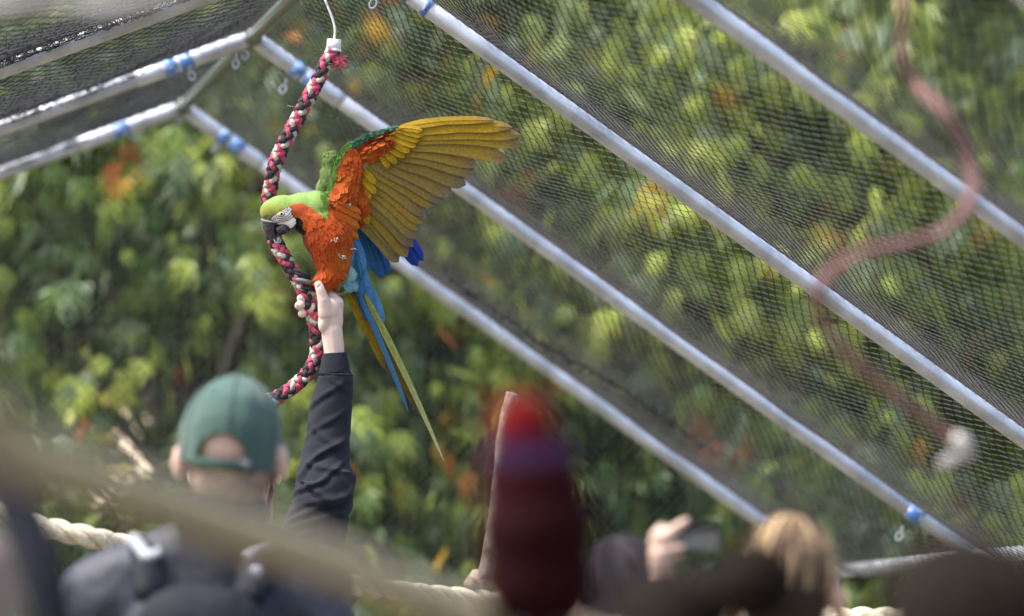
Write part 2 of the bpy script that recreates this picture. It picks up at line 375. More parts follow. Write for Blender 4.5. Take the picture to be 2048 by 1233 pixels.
# end wall of diamond mesh under the far frame
endw = thing('diamond_mesh_wall', 'grey diamond wire mesh closing the far end under the roof frame', 'mesh wall', (RIDGE0[0], RIDGE0[1], 0))
c = 0.033; A, B = [], []
e0, e1 = -2.5, 1.95
def ztop(e): return RIDGE0[2] - (math.tan(PITCH_R) * e if e > 0 else -math.tan(PITCH_L) * e)
for i in range(int((e1 - e0) / c)):
    for j in range(int(3.0 / c)):
        ex, z = e0 + i * c, j * c
        if z + c > ztop(ex) - 0.02: continue
        q = [(ex + c / 2, z), (ex, z + c / 2), (ex + c / 2, z + c), (ex + c, z + c / 2)]; qq = [RIDGE0 * [1, 1, 0] + EE * a + ZZ * b + RD * (0.03 + (0.004 if k % 2 else -0.004)) for k, (a, b) in enumerate(q)]
        A += [qq[0], qq[1], qq[2], qq[3]]; B += [qq[1], qq[2], qq[3], qq[0]]
vv, ff = prisms(np.array(A), np.array(B), 0.0010); stuff(mesh('wire_mesh', vv, ff, M['wire'], endw, smooth=False))
v, f = tube(np.array([RIDGE0 * [1, 1, 0] + EE * e + RD * 0.03 + ZZ * 0.02 for e in (-2.5, 1.95)]), 0.016, 10); mesh('bottom_rail', v, f, M['steel'], endw)

# ------------------------------------------------------------------ unseen roof on posts, added to shade camera-facing sides
blk = thing('shade_roof', 'unseen dark timber roof added over the camera to block light', 'light blocker', (0, 0, 0))
def box(nm, c, h, m, parent):
    x, y, z = h; v = np.array([(a * x, b * y, d * z) for a in (-1, 1) for b in (-1, 1) for d in (-1, 1)]) + np.array(c); mesh(nm, v, [[0, 1, 3, 2], [4, 6, 7, 5], [0, 4, 5, 1], [2, 3, 7, 6], [0, 2, 6, 4], [1, 5, 7, 3]], m, parent, smooth=False)
box('roof', (0, -1.6, 2.95), (4.5, 4.8, 0.05), M['timber'], blk)
for sx in (-1, 1):
    for sy in (-6.2, 3.0): box('post', (sx * 4.3, sy, 1.45), (0.06, 0.06, 1.45), M['timber'], blk)

# ------------------------------------------------------------------ trees behind the netting
HOT = [(280, 300, 55), (255, 330, 40), (350, 750, 60), (210, 855, 60), (180, 810, 45), (560, 545, 40), (575, 590, 45), (915, 795, 60), (680, 600, 35), (1000, 900, 50), (925, 1095, 50), (780, 1160, 50),
       (1240, 690, 55), (1660, 460, 60), (1740, 455, 35), (1905, 1010, 60), (840, 140, 50), (1190, 100, 45), (1060, 95, 50), (980, 30, 50), (740, 45, 60), (600, 55, 45), (1470, 900, 50), (1410, 830, 40), (1130, 740, 40), (880, 890, 40), (180, 690, 30), (130, 680, 25), (30, 230, 60), (700, 160, 35)]
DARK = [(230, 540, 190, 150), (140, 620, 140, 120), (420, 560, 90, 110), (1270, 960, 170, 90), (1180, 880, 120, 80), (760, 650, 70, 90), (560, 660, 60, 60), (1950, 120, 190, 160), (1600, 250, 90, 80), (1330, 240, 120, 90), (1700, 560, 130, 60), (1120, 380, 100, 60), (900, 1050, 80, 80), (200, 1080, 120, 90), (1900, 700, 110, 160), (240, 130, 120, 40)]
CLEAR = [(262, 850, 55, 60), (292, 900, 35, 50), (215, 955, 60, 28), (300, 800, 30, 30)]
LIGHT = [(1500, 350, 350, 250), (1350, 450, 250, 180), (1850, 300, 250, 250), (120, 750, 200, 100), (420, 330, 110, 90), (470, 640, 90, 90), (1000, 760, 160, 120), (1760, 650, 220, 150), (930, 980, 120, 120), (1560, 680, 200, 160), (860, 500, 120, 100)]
def to_px(p):
    q = p - CO; d = q @ CF; return np.stack([1024 + FPX * (q @ CX) / d, 616.5 - FPX * (q @ CU) / d], 1)
def fld(px, L):
    o = np.zeros(len(px))
    for h in L: o = np.maximum(o, np.exp(-((px[:, 0] - h[0]) ** 2 / h[2] ** 2 + (px[:, 1] - h[1]) ** 2 / h[-1] ** 2)))
    return o
def leaves(cent, out, n_hang, size, seed, palette_bias=0.0, tone=0.0):
    """palmate five-lobed leaves: cent (n,3) positions, out (n,3) outward direction"""
    rn = np.random.default_rng(seed); n = len(cent)
    # leaf frame: stalk direction droops
    d = out * 0.35 + rn.normal(0, 0.52, (n, 3)) + np.array([0, 0, -1.15]); d /= np.linalg.norm(d, axis=1)[:, None]
    nn = rn.normal(0, 0.6, (n, 3)) + np.array([0, -0.55, 0.65]); nn -= d * np.sum(nn * d, 1)[:, None]; nn /= np.linalg.norm(nn, axis=1)[:, None]
    sd_ = np.cross(nn, d); sz = size * rn.uniform(0.38, 1.3, n)
    V, F = [], []
    nv = 1 + 5 * 3
    loc = [(0, 0, 0)]
    for a, L in ((-0.85, 0.5), (-0.40, 0.82), (0, 1.0), (0.40, 0.82), (0.85, 0.5)):
        ca, sa = math.cos(a), math.sin(a); wd = 0.066
        def pt(t, s, z): return (t * ca - s * sa, t * sa + s * ca, z)
        loc += [pt(0.5 * L, wd, -0.02), pt(0.5 * L, -wd, -0.02), pt(L, 0, -0.16 * L)]
    loc = np.array(loc)
    v = cent[:, None] + sz[:, None, None] * (loc[None, :, :1] * d[:, None] + loc[None, :, 1:2] * sd_[:, None] + loc[None, :, 2:] * nn[:, None])
    fl = []
    for k in range(5): b = 1 + 3 * k; fl.append([0, b + 1, b + 2, b])
    f = (np.arange(n) * nv)[:, None, None] + np.array(fl)[None]
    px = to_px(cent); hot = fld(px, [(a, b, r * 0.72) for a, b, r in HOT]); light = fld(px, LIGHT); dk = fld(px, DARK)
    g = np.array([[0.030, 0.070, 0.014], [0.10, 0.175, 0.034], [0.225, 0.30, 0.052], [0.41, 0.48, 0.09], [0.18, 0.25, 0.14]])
    pr = np.clip(rn.normal(1.35 + 1.5 * light - 1.3 * dk + palette_bias + tone * 0.8, 0.75, n), 0, 3.0); i0 = pr.astype(int); tt = (pr - i0)[:, None]  # leaf colour painted lighter in lit zones, darker in shaded hollows
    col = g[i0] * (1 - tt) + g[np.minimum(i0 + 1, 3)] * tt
    blu = rn.random(n) < 0.2; col[blu] = g[4] * rn.uniform(0.8, 1.3, (blu.sum(), 1))
    oc = np.array([[0.52, 0.19, 0.025], [0.58, 0.36, 0.03], [0.42, 0.36, 0.04], [0.38, 0.10, 0.03]])[rn.choice(4, n, p=[.38, .32, .2, .1])]
    ishot = rn.random(n) < np.clip(hot * 1.2 - 0.3, 0, 0.75) + 0.022; col[ishot] = oc[ishot]
    col *= rn.uniform(0.75, 1.2, (n, 1))
    return v.reshape(-1, 3), f.reshape(-1, 4), np.repeat(col, nv, 0)
def tree(label, px, d, h, rad, nclump, seed, bias, lpc=42, size=0.148, keep=1.0):
    rn = np.random.default_rng(seed); base = P(px, 900, d); base[2] = -0.03
    t = thing('maple_tree', label, 'tree', base, 'maple trees beyond the netting')
    # trunk with limbs
    top = base + np.array([rn.normal(0, .2), rn.normal(0, .2), h * 0.8])
    tr = spline(np.array([base, base + (top - base) * 0.35 + rn.normal(0, .08, 3), base + (top - base) * 0.7 + rn.normal(0, .1, 3), top]), 20)
    parts = [tube(tr, np.linspace(0.09, 0.02, 20), 9)]
    # clump centres in an uneven crown
    cs = []
    while len(cs) < nclump:
        q = rn.uniform(-1, 1, 3); l = np.linalg.norm(q)
        if l > 1 or l < 0.25: continue
        cs.append(q)
    cs = np.array(cs); cc = base + np.array([0, 0, h * 0.56]) + cs * np.array([rad, rad * 0.8, h * 0.5]); cc[:, 2] = np.maximum(cc[:, 2], 0.25)
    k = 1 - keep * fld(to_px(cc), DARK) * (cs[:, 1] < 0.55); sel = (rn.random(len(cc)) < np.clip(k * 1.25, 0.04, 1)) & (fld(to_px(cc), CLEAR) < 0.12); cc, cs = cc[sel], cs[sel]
    for q in cc[::3]:
        i = int(np.clip((q[2] - base[2]) / (h * 0.8) * 13, 3, 19)); a = tr[i]; m = (a + q) / 2 + np.array([0, 0, 0.12]); p_ = spline(np.array([a, m, q]), 7); parts.append(tube(p_, np.linspace(0.018, 0.004, 7), 5))
    v, f, _ = join(parts); mesh('trunk', v, f, M['bark'], t)
    n = len(cc) * lpc; idx = np.repeat(np.arange(len(cc)), lpc); off = rn.normal(0, 1, (n, 3)) * np.array([0.16, 0.16, 0.13])
    off[:, 2] -= 0.10 * (off[:, 0] ** 2 + off[:, 1] ** 2) / 0.05
    pos = cc[idx] + off; pos[:, 2] = np.maximum(pos[:, 2], 0.08); out = off / (np.linalg.norm(off, axis=1)[:, None] + 1e-6) * 0.6 + cs[idx] * 0.6
    ok_ = fld(to_px(pos), CLEAR) < 0.45; pos, out, idx = pos[ok_], out[ok_], idx[ok_]
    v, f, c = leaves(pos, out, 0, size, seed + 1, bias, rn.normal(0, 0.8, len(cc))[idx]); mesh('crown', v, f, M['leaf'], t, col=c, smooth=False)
    return t
TL = [('leafy maple with orange tipped sprays behind the person in the green cap', -80, 21.6, 4.8, 1.35, 200, 0.0), ('green maple with dark hollow behind the raised arm', 480, 21.2, 5.0, 1.35, 220, 0.0),
      ('maple with yellow leaf sprays behind the macaw tail feathers', 1030, 21.8, 5.1, 1.35, 220, 0.2), ('bright yellow green maple behind the roof netting centre', 1520, 21.4, 5.4, 1.4, 230, 0.5),
      ('bright maple behind the dusty rose hanging rope', 2030, 21.9, 5.4, 1.4, 230, 0.3)]
for i, (lb, px, d, h, r, n, b) in enumerate(TL): tree(lb, px, d, h, r, n, 40 + 7 * i, b)
TB = [('darker maple standing deepest behind the left rafters', 150, 24.6), ('darker maple in the second row behind the macaw', 760, 25.2), ('darker maple in the second row behind the red parrot', 1290, 24.8), ('darker maple in the second row at the hillside foot', 1830, 25.3), ]
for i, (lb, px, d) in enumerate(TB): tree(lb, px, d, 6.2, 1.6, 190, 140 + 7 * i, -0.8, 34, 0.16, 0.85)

# pale sandy bank seen through the leaves on the left
def bank():
    c0 = P(255, 880, 28.6); rn = np.random.default_rng(3)
    U = np.linspace(-1, 1, 36); V = np.linspace(0, 1, 20); X, Y = np.meshgrid(U, V); pts = []
    x = c0[0] + X * 1.3; y = c0[1] - 1.4 + Y * 2.4; z = -0.1 + (c0[2] + 0.45) * np.sin(Y * math.pi / 2) * np.exp(-(X * 1.15) ** 4) + 0.06 * noise(np.stack([x.ravel(), y.ravel()], 1), 3, 4).reshape(x.shape)
    v = np.stack([x.ravel(), y.ravel(), z.ravel()], 1); f = []
    for j in range(19):
        for i in range(35): a = j * 36 + i; f.append([a, a + 1, a + 37, a + 36])
    o = mesh('sand_bank', v, f, M['sand']); o['kind'] = 'structure'
bank()
# tall grass beyond the right eave
def grass():
    rn = np.random.default_rng(8); n = 1500; b = np.stack([rn.normal(2.2, 0.7, n), rn.normal(18.4, 0.5, n), np.full(n, -0.02)], 1); h = rn.uniform(0.6, 1.5, n) * np.exp(-((b[:, 0] - 2.2) / 2.0) ** 2)
    lean = rn.normal(0, 0.14, (n, 2)); t = np.linspace(0, 1, 5); V, F = [], []
    px = b[:, None, :] + np.stack([lean[:, :1] * t[None] ** 2, lean[:, 1:] * t[None] ** 2, h[:, None] * t[None]], 2)
    wd = 0.006 * (1 - t ** 2 * 0.9)
    L = px + np.array([1, 0, 0])[None, None] * wd[None, :, None]; R = px - np.array([1, 0.4, 0])[None, None] * wd[None, :, None]
    v = np.stack([L, R], 2).reshape(-1, 3); q = np.array([[2 * i, 2 * i + 1, 2 * i + 3, 2 * i + 2] for i in range(4)]); f = ((np.arange(n) * 10)[:, None, None] + q[None]).reshape(-1, 4)
    c = np.array([[0.12, 0.19, 0.04], [0.22, 0.25, 0.07], [0.35, 0.22, 0.06], [0.09, 0.14, 0.06]])[rn.integers(0, 4, n)]
    o = mesh('tall_grass', v, f, M['grass'], col=np.repeat(c, 10, 0), smooth=False); tag(o, 'tall mixed green grass beyond the eave pipe', 'grass', kind='stuff')
grass()

# ------------------------------------------------------------------ braided and twisted ropes
def braid(name, label, path_px, d0, rad_px, parent_loc, n=8, pitch=74):
    """tubular braid of n strands, half turning each way, weaving over and under"""
    path = spline(np.asarray(path_px, float), 400); path, s = arclen(path, 2.2)
    W = PX(path, d0); sc = d0 / FPX; t, nr, bi = frames_of(W)
    o = thing(name, label, 'rope', parent_loc)
    cols = ['pink', 'char', 'cream', 'pink', 'char', 'cream', 'char', 'pink']
    rn = np.random.default_rng(2)
    for k in range(n):
        sg = 1 if k % 2 == 0 else -1; ph = 2 * math.pi * k / n
        an = sg * 2 * math.pi * s / pitch + ph
        wv = np.cos(n / 2 * (2 * math.pi * s / pitch) + math.pi / 2 + (0 if sg > 0 else math.pi))
        rr = rad_px * (0.60 + 0.15 * wv) + 0.35 * noise(s[:, None], 0.05, 30 + k)
        pos = W + sc * rr[:, None] * (np.cos(an)[:, None] * nr + np.sin(an)[:, None] * bi)
        v, f = tube(pos, sc * rad_px * (0.40 + 0.02 * np.sin(s * 0.9 + k)), 7, True)
        mesh('strand', v, f, M[cols[k]], o)
    # core
    v, f = tube(W[::3], sc * rad_px * 0.5, 8); mesh('core', v, f, M['char'], o)
    return o, W, s
DB = 13.35
ROPE = [(667, 96, 0), (663, 110, 0), (650, 132, 0), (634, 165, 0), (615, 200, 0), (591, 245, 2), (567, 290, 6), (550, 330, 14), (543, 365, 24), (538, 395, 34), (537, 425, 42), (540, 455, 26), (549, 478, 6), (562, 504, 0), (581, 536, 0), (598, 563, 0), (611, 592, 0), (621, 618, 0), (631, 652, 2), (635, 690, 4), (630, 722, 6), (611, 752, 8), (582, 778, 8), (553, 796, 8), (520, 806, 8), (480, 812, 8), (430, 800, 8)]
rope, RW, RS = braid('braided_rope_perch', 'pink black and cream braided rope perch hanging from a white wire', ROPE, DB, 14.2, P(667, 96, DB))
def cyl_px(name, a, b, ra, rb, m, parent, d0=DB, seg=24, mid=None):
    path = PX(np.array([a, b], float), d0); v, f = tube(np.linspace(path[0], path[1], 3), np.linspace(ra, rb, 3) * d0 / FPX, seg); return mesh(name, v, f, m, parent)
cyl_px('end_cap', (668.5, 79, 0), (667, 101, 0), 14, 14.6, M['plastic'], rope)
cyl_px('end_cap_rim', (667.2, 98, 0), (666.8, 103, 0), 15.6, 15.6, M['plastic'], rope)
wp = PX(spline([(668, 82, 0), (670, 60, 0), (664, 35, 0), (655, 12, 0), (648, -10, 2), (620, -130, 30)], 40), DB); v, f = tube(wp, 2.3 * DB / FPX, 8); mesh('hanging_wire', v, f, M['plastic'], rope)
# frayed tuft under the cap
rn = np.random.default_rng(4); tf = []
for k in range(46):
    a = np.array([672 + rn.normal(0, 5), 122 + rn.normal(0, 5), -12]); e = a + np.array([rn.uniform(2, 20), rn.uniform(-8, 18), rn.uniform(-8, 4)])
    tf.append(tube(PX(spline([a, (a + e) / 2 + rn.normal(0, 3, 3), e], 6), DB), 0.75 * DB / FPX, 4))
v, f, _ = join(tf); stuff(mesh('frayed_fibres', v, f, M['pink'], rope))
tf = []
for k in range(60):
    i = rn.integers(10, len(RW) - 60); a = RW[i] + rn.normal(0, 0.007, 3); e = a + rn.normal(0, 0.011, 3); tf.append(tube(spline([a, (a + e) / 2 + rn.normal(0, .003, 3), e], 5), 0.0005, 3))
v, f, _ = join(tf); stuff(mesh('loose_fibres', v, f, M['cream'], rope))
# grey coiled ties below the bird
def coil(c, tilt, R, turns, rw, m, nm):
    a = np.linspace(0, 2 * math.pi * turns, int(36 * turns)); ax = np.array([c[0], c[1], c[2]])
    pts = np.stack([c[0] + R * np.cos(a), c[1] + R * 0.30 * np.sin(a + 0.9) + tilt * np.cos(a) + (a / 6.28 - turns / 2) * rw * 1.7, c[2] + R * np.sin(a)], 1)
    v, f = tube(PX(pts, DB), rw * DB / FPX, 8); mesh(nm, v, f, m, rope)
coil((608, 564, 0), -1.0, 19, 1.0, 5.0, M['tie'], 'coil_tie'); coil((601, 549, 0), 3, 17, 2.0, 3.2, M['char'], 'knot'); coil((613, 578, 0), -3, 16, 1.0, 3.6, M['char'], 'knot')

def twisted(name, label, path_px, rad_m, m, pitch_f=4.2, n=3, cat='rope', depth=True):
    """laid rope of n strands; path rows are (px, py, depth in metres)"""
    W = np.array([P(*q) for q in spline(path_px, 260)]); W, s = arclen(W, rad_m * 0.42)
    o = thing(name, label, cat, W[len(W) // 2]); t, nr, bi = frames_of(W); pitch = rad_m * 2 * pitch_f
    for k in range(n):
        an = 2 * math.pi * s / pitch + 2 * math.pi * k / n
        pos = W + rad_m * 0.52 * (np.cos(an)[:, None] * nr + np.sin(an)[:, None] * bi); v, f = tube(pos, rad_m * 0.53, 9); mesh('strand', v, f, m, o)
    return o, W
_, COTTON = twisted('cotton_rope', 'thick cream twisted rope strung level behind the person in the green cap', [(-260, 985, 12.2), (-60, 1010, 12.2), (80, 1052, 12.2), (180, 1075, 12.2), (260, 1094, 12.25), (480, 1138, 12.3), (700, 1170, 12.5), (940, 1198, 12.7), (1180, 1222, 12.7), (1450, 1233, 12.6), (1700, 1236, 12.5), (2000, 1236, 12.4), (2300, 1220, 12.4)], 0.0235, M['manila'], 3.3)
_, OLD = twisted('weathered_rope', 'olive brown weathered rope slanting down in front of the person in the green cap', [(-430, -320, 2.0), (-330, 100, 2.3), (-235, 420, 2.6), (-135, 690, 3.2), (0, 880, 4.2), (220, 970, 4.8), (450, 1052, 5.1), (680, 1132, 5.4), (900, 1220, 5.7), (1080, 1270, 5.8), (1300, 1318, 5.9), (1700, 1358, 6.0), (2300, 1338, 6.1)], 0.021, M['olive'], 3.6)
def rope_post(label, q):
    o = thing('rope_post', label, 'post', (q[0], q[1], 0)); v, f = tube(np.array([(q[0], q[1], z) for z in (-0.05, 0.4, 0.9, q[2] + 0.05, q[2] + 0.12)]), [0.055, 0.053, 0.052, 0.05, 0.045], 14); v += 0.003 * noise(v, 20, 6)[:, None]; mesh('timber', v, f, M['wood'], o)
    v, f = tube(np.array([(q[0] + 0.06 * math.cos(a_), q[1] + 0.06 * math.sin(a_), q[2] + 0.01 * math.sin(a_)) for a_ in np.linspace(0, 6.4, 24)]), 0.016, 8); mesh('lashing', v, f, M['manila'], o)
rope_post('timber post carrying the cream rope beyond the taupe jacket', COTTON[0]); rope_post('timber post carrying the cream rope under the right rafters', COTTON[-1])
rope_post('timber post beside the camera carrying the weathered rope', OLD[0]); rope_post('timber post carrying the weathered rope beyond the onlookers', OLD[-1])
rr, RRW = twisted('hanging_rope', 'dusty rose bent rope perch hanging in front of the right rafters', [(1800, -260, 8.55), (1803, -120, 8.45), (1806, 0, 8.35), (1803, 60, 8.35), (1806, 120, 8.35), (1835, 170, 8.35), (1880, 215, 8.25), (1918, 270, 8.25), (1940, 330, 8.25), (1945, 385, 8.20), (1925, 430, 8.15), (1880, 470, 8.10), (1800, 492, 8.05), (1720, 512, 8.00), (1662, 545, 8.00), (1634, 590, 8.00), (1645, 645, 8.05), (1690, 705, 8.10), (1750, 758, 8.15), (1820, 815, 8.20), (1880, 860, 8.25), (1918, 885, 8.25)], 0.0088, M['rose'], 4.15)
def cyl_w(nm, a, b, r, m, parent, seg=16):
    v, f = tube(np.linspace(a, b, 3), r, seg); return mesh(nm, v, f, m, parent)
cyl_w('end_cap', P(1905, 878, 8.25), P(1938, 893, 8.25), 0.012, M['offwhite'], rr)
v, f = tube(spline([P(1934, 892, 8.25), P(1944, 905, 8.25), P(1930, 915, 8.25), P(1905, 925, 8.25)], 12), 0.005, 8); mesh('wire_loop', v, f, M['offwhite'], rr)
bv, bf, _ = blob([('e', P(1905, 918, 8.25), (0.011, 0.011, 0.010)), ('e', P(1925, 905, 8.25), (0.008, 0.008, 0.008)), ('e', P(1892, 926, 8.25), (0.011, 0.011, 0.010))], 0.003, 4); mesh('white_knot', bv, bf, M['offwhite'], rr)
# pale blurred pipe close by at the upper left
npipe = thing('overhead_perch', 'pale grey overhead perch pole close under the roof corner', 'perch pole', P(100, -40, 5.2))
v, f = tube(np.array([P(*q) for q in spline([(-260, 30, 5.3), (-60, 8, 5.25), (60, -6, 5.2), (170, 2, 5.2), (290, -8, 5.1), (420, -50, 5.0), (600, -120, 5.0)], 40)]), 0.009, 12); mesh('pole', v, f, M['taupegrey'], npipe)

# ------------------------------------------------------------------ hybrid macaw
mac = thing('macaw', 'orange and green macaw with one yellow wing spread, chewing the braided rope', 'parrot', P(668, 578, DB))
body_items = [
    ('e', (574, 424, 0), (46, 33, 31), 0.30), ('e', (546, 424, 0), (27, 26, 24), 0.5), ('e', (585, 440, -2), (26, 22, 27)), ('e', (606, 420, 2), (42, 36, 33)),
    ('e', (632, 420, 5), (38, 40, 38)), ('e', (640, 450, 4), (42, 46, 44)), ('e', (660, 478, 5), (48, 56, 50)), ('e', (668, 515, 6), (43, 46, 44)), ('e', (672, 540, 6), (36, 40, 40)),
    ('e', (650, 563, -8), (24, 24, 24), 0.3), ('e', (676, 560, 16), (22, 24, 24)), ('e', (650, 465, 4), (46, 52, 47)), ('e', (665, 497, 5), (45.5, 50, 47)), ('e', (670, 528, 6), (39, 42, 42)), ('e', (666, 550, 2), (32, 34, 36)), ('e', (620, 436, 3), (38, 36, 36)), ('e', (690, 470, 34), (26, 70, 30), -0.15), ('e', (712, 545, 34), (17, 70, 20), -0.22),
    # near wing arm, held up
    ('e', (678, 410, 4), (26, 50, 20), 0.15), ('e', (690, 375, 6), (24, 74, 13), 0.05), ('e', (700, 345, 8), (20, 52, 11), 0.1), ('c', (662, 400, 8), (680, 325, 8), 14, 12), ('c', (680, 325, 8), (694, 298, 10), 12, 11), ('c', (694, 298, 10), (730, 276, 12), 11, 8), ('c', (730, 276, 12), (796, 254, 16), 8, 5),
    ('e', (716, 400, 12), (14, 50, 9), -0.1), ('e', (745, 300, 14), (46, 14, 8), -0.42),
    # far wing shoulder
    ('e', (662, 345, 52), (20, 44, 16), 0.10), ('e', (661, 322, 52), (18, 20, 16)), ('e', (658, 362, 50), (19, 34, 18), 0.12), ('e', (652, 380, 48), (22, 26, 20)), ('c', (655, 345, 54), (700, 330, 80), 16, 10)]
bv, bf, bn = blob(body_items, 2.0, 38, 0.2)
GREEN, LIME, ORANGE, RED, AMBER, BLUE, SKYB, OLIVE, YEL = map(np.array, ([0.10, 0.25, 0.02], [0.24, 0.36, 0.035], [0.50, 0.088, 0.006], [0.33, 0.030, 0.005], [0.50, 0.155, 0.01], [0.022, 0.10, 0.30], [0.065, 0.21, 0.40], [0.17, 0.14, 0.03], [0.50, 0.31, 0.010]))
def body_col(v, jit=0.0, seed=0):
    x, y, z = v[:, 0], v[:, 1], v[:, 2]; n1 = noise(v, 0.06, 1); n2 = noise(v, 0.16, 2); xs = x + 3 * n2; ys = y + 3 * n1
    c = np.tile(ORANGE, (len(v), 1)); m = np.clip(0.5 + 0.5 * n1, 0, 1)[:, None]; c = c * (1 - 0.5 * m) + RED * 0.5 * m
    deep = np.clip(1 - np.abs(y - 505) / 60, 0, 1)[:, None] * np.clip((668 - x) / 60, 0, 1)[:, None]; c = c * (1 - 0.6 * deep) + RED * 0.6 * deep
    amb = np.clip(1 - np.hypot((x - 690) / 28, (y - 515) / 30), 0, 1)[:, None]; c = c * (1 - amb) + AMBER * amb
    amb2 = np.clip((y - 565) / 12, 0, 1)[:, None] * 0.8; c = c * (1 - amb2) + np.array([0.55, 0.27, 0.02]) * amb2
    bnd = np.interp(xs, [515, 545, 580, 592, 606, 622, 640, 652, 658], [441, 431, 414, 408, 407, 416, 427, 434, 424])
    gm = ((ys < bnd) & (x < 657)) | ((z > 32) & (y < 425)); lim = np.clip((600 - x) / 70, 0, 1)[:, None] * np.clip((y - 385) / 40, 0, 1)[:, None]
    gcol = np.array([0.19, 0.32, 0.065]) * (1 - lim) + np.array([0.22, 0.23, 0.015]) * lim
    c[gm] = gcol[gm]
    far = (z > 30) & (y < 395); c[far] = np.array([0.19, 0.29, 0.075]) * (0.9 + 0.2 * n2[far][:, None])
    edge = np.interp(y, [254, 276, 298, 325, 360, 400, 420], [796, 730, 688, 674, 664, 652, 650]); le = (x - edge + 2 * n2 < 5 - 2 * n1) & (y < 400) & (y > 262) & (z < 30) & (x > 640) & (y + 3 * n1 < np.interp(x, [640, 690, 730, 796], [420, 330, 284, 262]))
    c[le] = np.array([0.085, 0.20, 0.02]); top = (x > 700) & (y < np.interp(x, [700, 730, 796], [297, 280, 258])) & (z < 30); c[top] = np.array([0.04, 0.13, 0.075])
    bl = (x > np.interp(ys, [440, 470, 500, 560, 620], [745, 706, 704, 694, 690])) & (y > 445); c[bl] = SKYB
    tl = (x > np.interp(ys, [535, 560, 590], [702, 678, 680])) & (y > 535) & ~bl; c[tl] = np.array([0.20, 0.27, 0.16])
    bk = (z > 26) & (y > 425); c[bk] = BLUE
    thr = ((x - 597) / 14) ** 2 + ((y - 452 + 0.4 * (597 - x)) / 16) ** 2 < 1 + 0.2 * n2; thr &= np.abs(z) < 40; c[thr & (y > 436)] = 0.006
    brow = (y > bnd - 4) & (y < bnd + 3) & (x < 560) & (x > 515); c[brow & (x < 535)] *= 0.35; lo = (x < 550) & (y > bnd + 1); c[lo] = [0.16, 0.14, 0.12]; lo2 = (x < 590) & (y > 446); c[lo2] = [0.05, 0.045, 0.04]
    if jit:
        r = np.random.default_rng(seed); c = c * r.uniform(1 - jit, 1 + jit, (len(v), 1))
    return c
mesh('body', PX(bv, DB), bf, M['plume'], mac, col=body_col(bv))
# white bare cheek as a thin skin over the head
def inpoly(p, poly):
    x, y = p[:, 0], p[:, 1]; c = np.zeros(len(p), bool); j = len(poly) - 1
    for i in range(len(poly)):
        xi, yi = poly[i]; xj, yj = poly[j]; c ^= ((yi > y) != (yj > y)) & (x < (xj - xi) * (y - yi) / (yj - yi + 1e-9) + xi); j = i
    return c
FACE = [(540, 441), (545, 433), (556, 426), (568, 419), (579, 413), (583, 418), (583, 428), (587, 434), (592, 438), (593, 446), (588, 454), (581, 458), (570, 456), (556, 452), (541, 450)]
for side in (-1, 1):
    ins = inpoly(bv, FACE) & (bv[:, 2] * side > 6); ff = [q for q in bf if all(ins[i] for i in q)]; used = sorted({i for q in ff for i in q}); rm = {k: i for i, k in enumerate(used)}
    fv = bv[used] + bn[used] * 0.9; mesh('bare_face', PX(fv, DB), [[rm[i] for i in q] for q in ff], M['facewhite'], mac)
def surf_z(x, y):
    near = (np.abs(bv[:, 0] - x) < 5) & (np.abs(bv[:, 1] - y) < 5) & (bv[:, 2] < 5); return bv[near, 2].min() if near.any() else -25
ez = surf_z(563, 428)
eyev, eyef, _ = blob([('e', (563, 428, ez + 1.2), (5.2, 5.0, 3.8))], 0.4, 2); eo = mesh('eye', PX(eyev, DB), eyef, M['eye'], mac)
eyev, eyef, _ = blob([('e', (562.7, 428, ez - 1.6), (2.8, 2.8, 1.9))], 0.3, 2); mesh('pupil', PX(eyev, DB), eyef, M['pupil'], eo)
lines = []
for k, pts in enumerate(([(555, 437), (566, 437), (576, 431), (583, 421)], [(556, 441), (568, 440.5), (578, 435), (585, 429)], [(553, 444.5), (566, 444), (577, 440), (586, 434)], [(546, 437), (549, 441)], [(549, 434.5), (552, 440)], [(552.5, 432), (555, 438)], [(557, 430), (558, 435)], [(570, 423), (576, 416)], [(572, 426), (580, 418)], [(543, 439), (546, 443)], [(558, 424), (566, 423), (569, 428), (566, 433), (559, 433)])):
    q = spline(np.array([(a, b, 0) for a, b in pts]), 14) if len(pts) > 2 else np.linspace((*pts[0], 0), (*pts[1], 0), 6)
    for r_ in q: r_[2] = surf_z(r_[0], r_[1]) - 0.8
    lines.append(tube(PX(q, DB), 0.62 * DB / FPX, 5))
v, f, _ = join(lines); stuff(mesh('facial_feather_lines', v, f, M['black'], mac))
# beak: hooked upper mandible and lower mandible
def loft_px(path, rx, rz, m, nm, parent, n=30, seg=20, rot=None):
    q = spline(np.column_stack([path, rx, rz]), n); t = np.gradient(q[:, :2], axis=0); t /= np.linalg.norm(t, axis=1)[:, None]; nr = np.stack([-t[:, 1], t[:, 0]], 1); a = np.linspace(0, 2 * math.pi, seg, endpoint=False)
    v = np.zeros((n, seg, 3)); v[:, :, :2] = q[:, None, :2] + nr[:, None] * (np.cos(a)[None] * q[:, 3:4])[..., None]; v[:, :, 2] = q[:, 2:3] + np.sin(a)[None] * q[:, 4:5]
    f = [[i * seg + j, i * seg + (j + 1) % seg, (i + 1) * seg + (j + 1) % seg, (i + 1) * seg + j] for i in range(n - 1) for j in range(seg)]; f.append(list(range(seg))[::-1]); f.append([(n - 1) * seg + j for j in range(seg)])
    return mesh(nm, PX(v.reshape(-1, 3), DB), f, m, parent)
loft_px(np.array([(545, 437, -2), (541, 446, -3), (540, 457, -5), (542, 467, -7), (547, 476, -9), (554, 483, -10)]), [17, 16.5, 14, 10.5, 6.5, 1.5], [15, 15, 13, 9.5, 6, 1.5], M['beak'], 'upper_beak', mac)
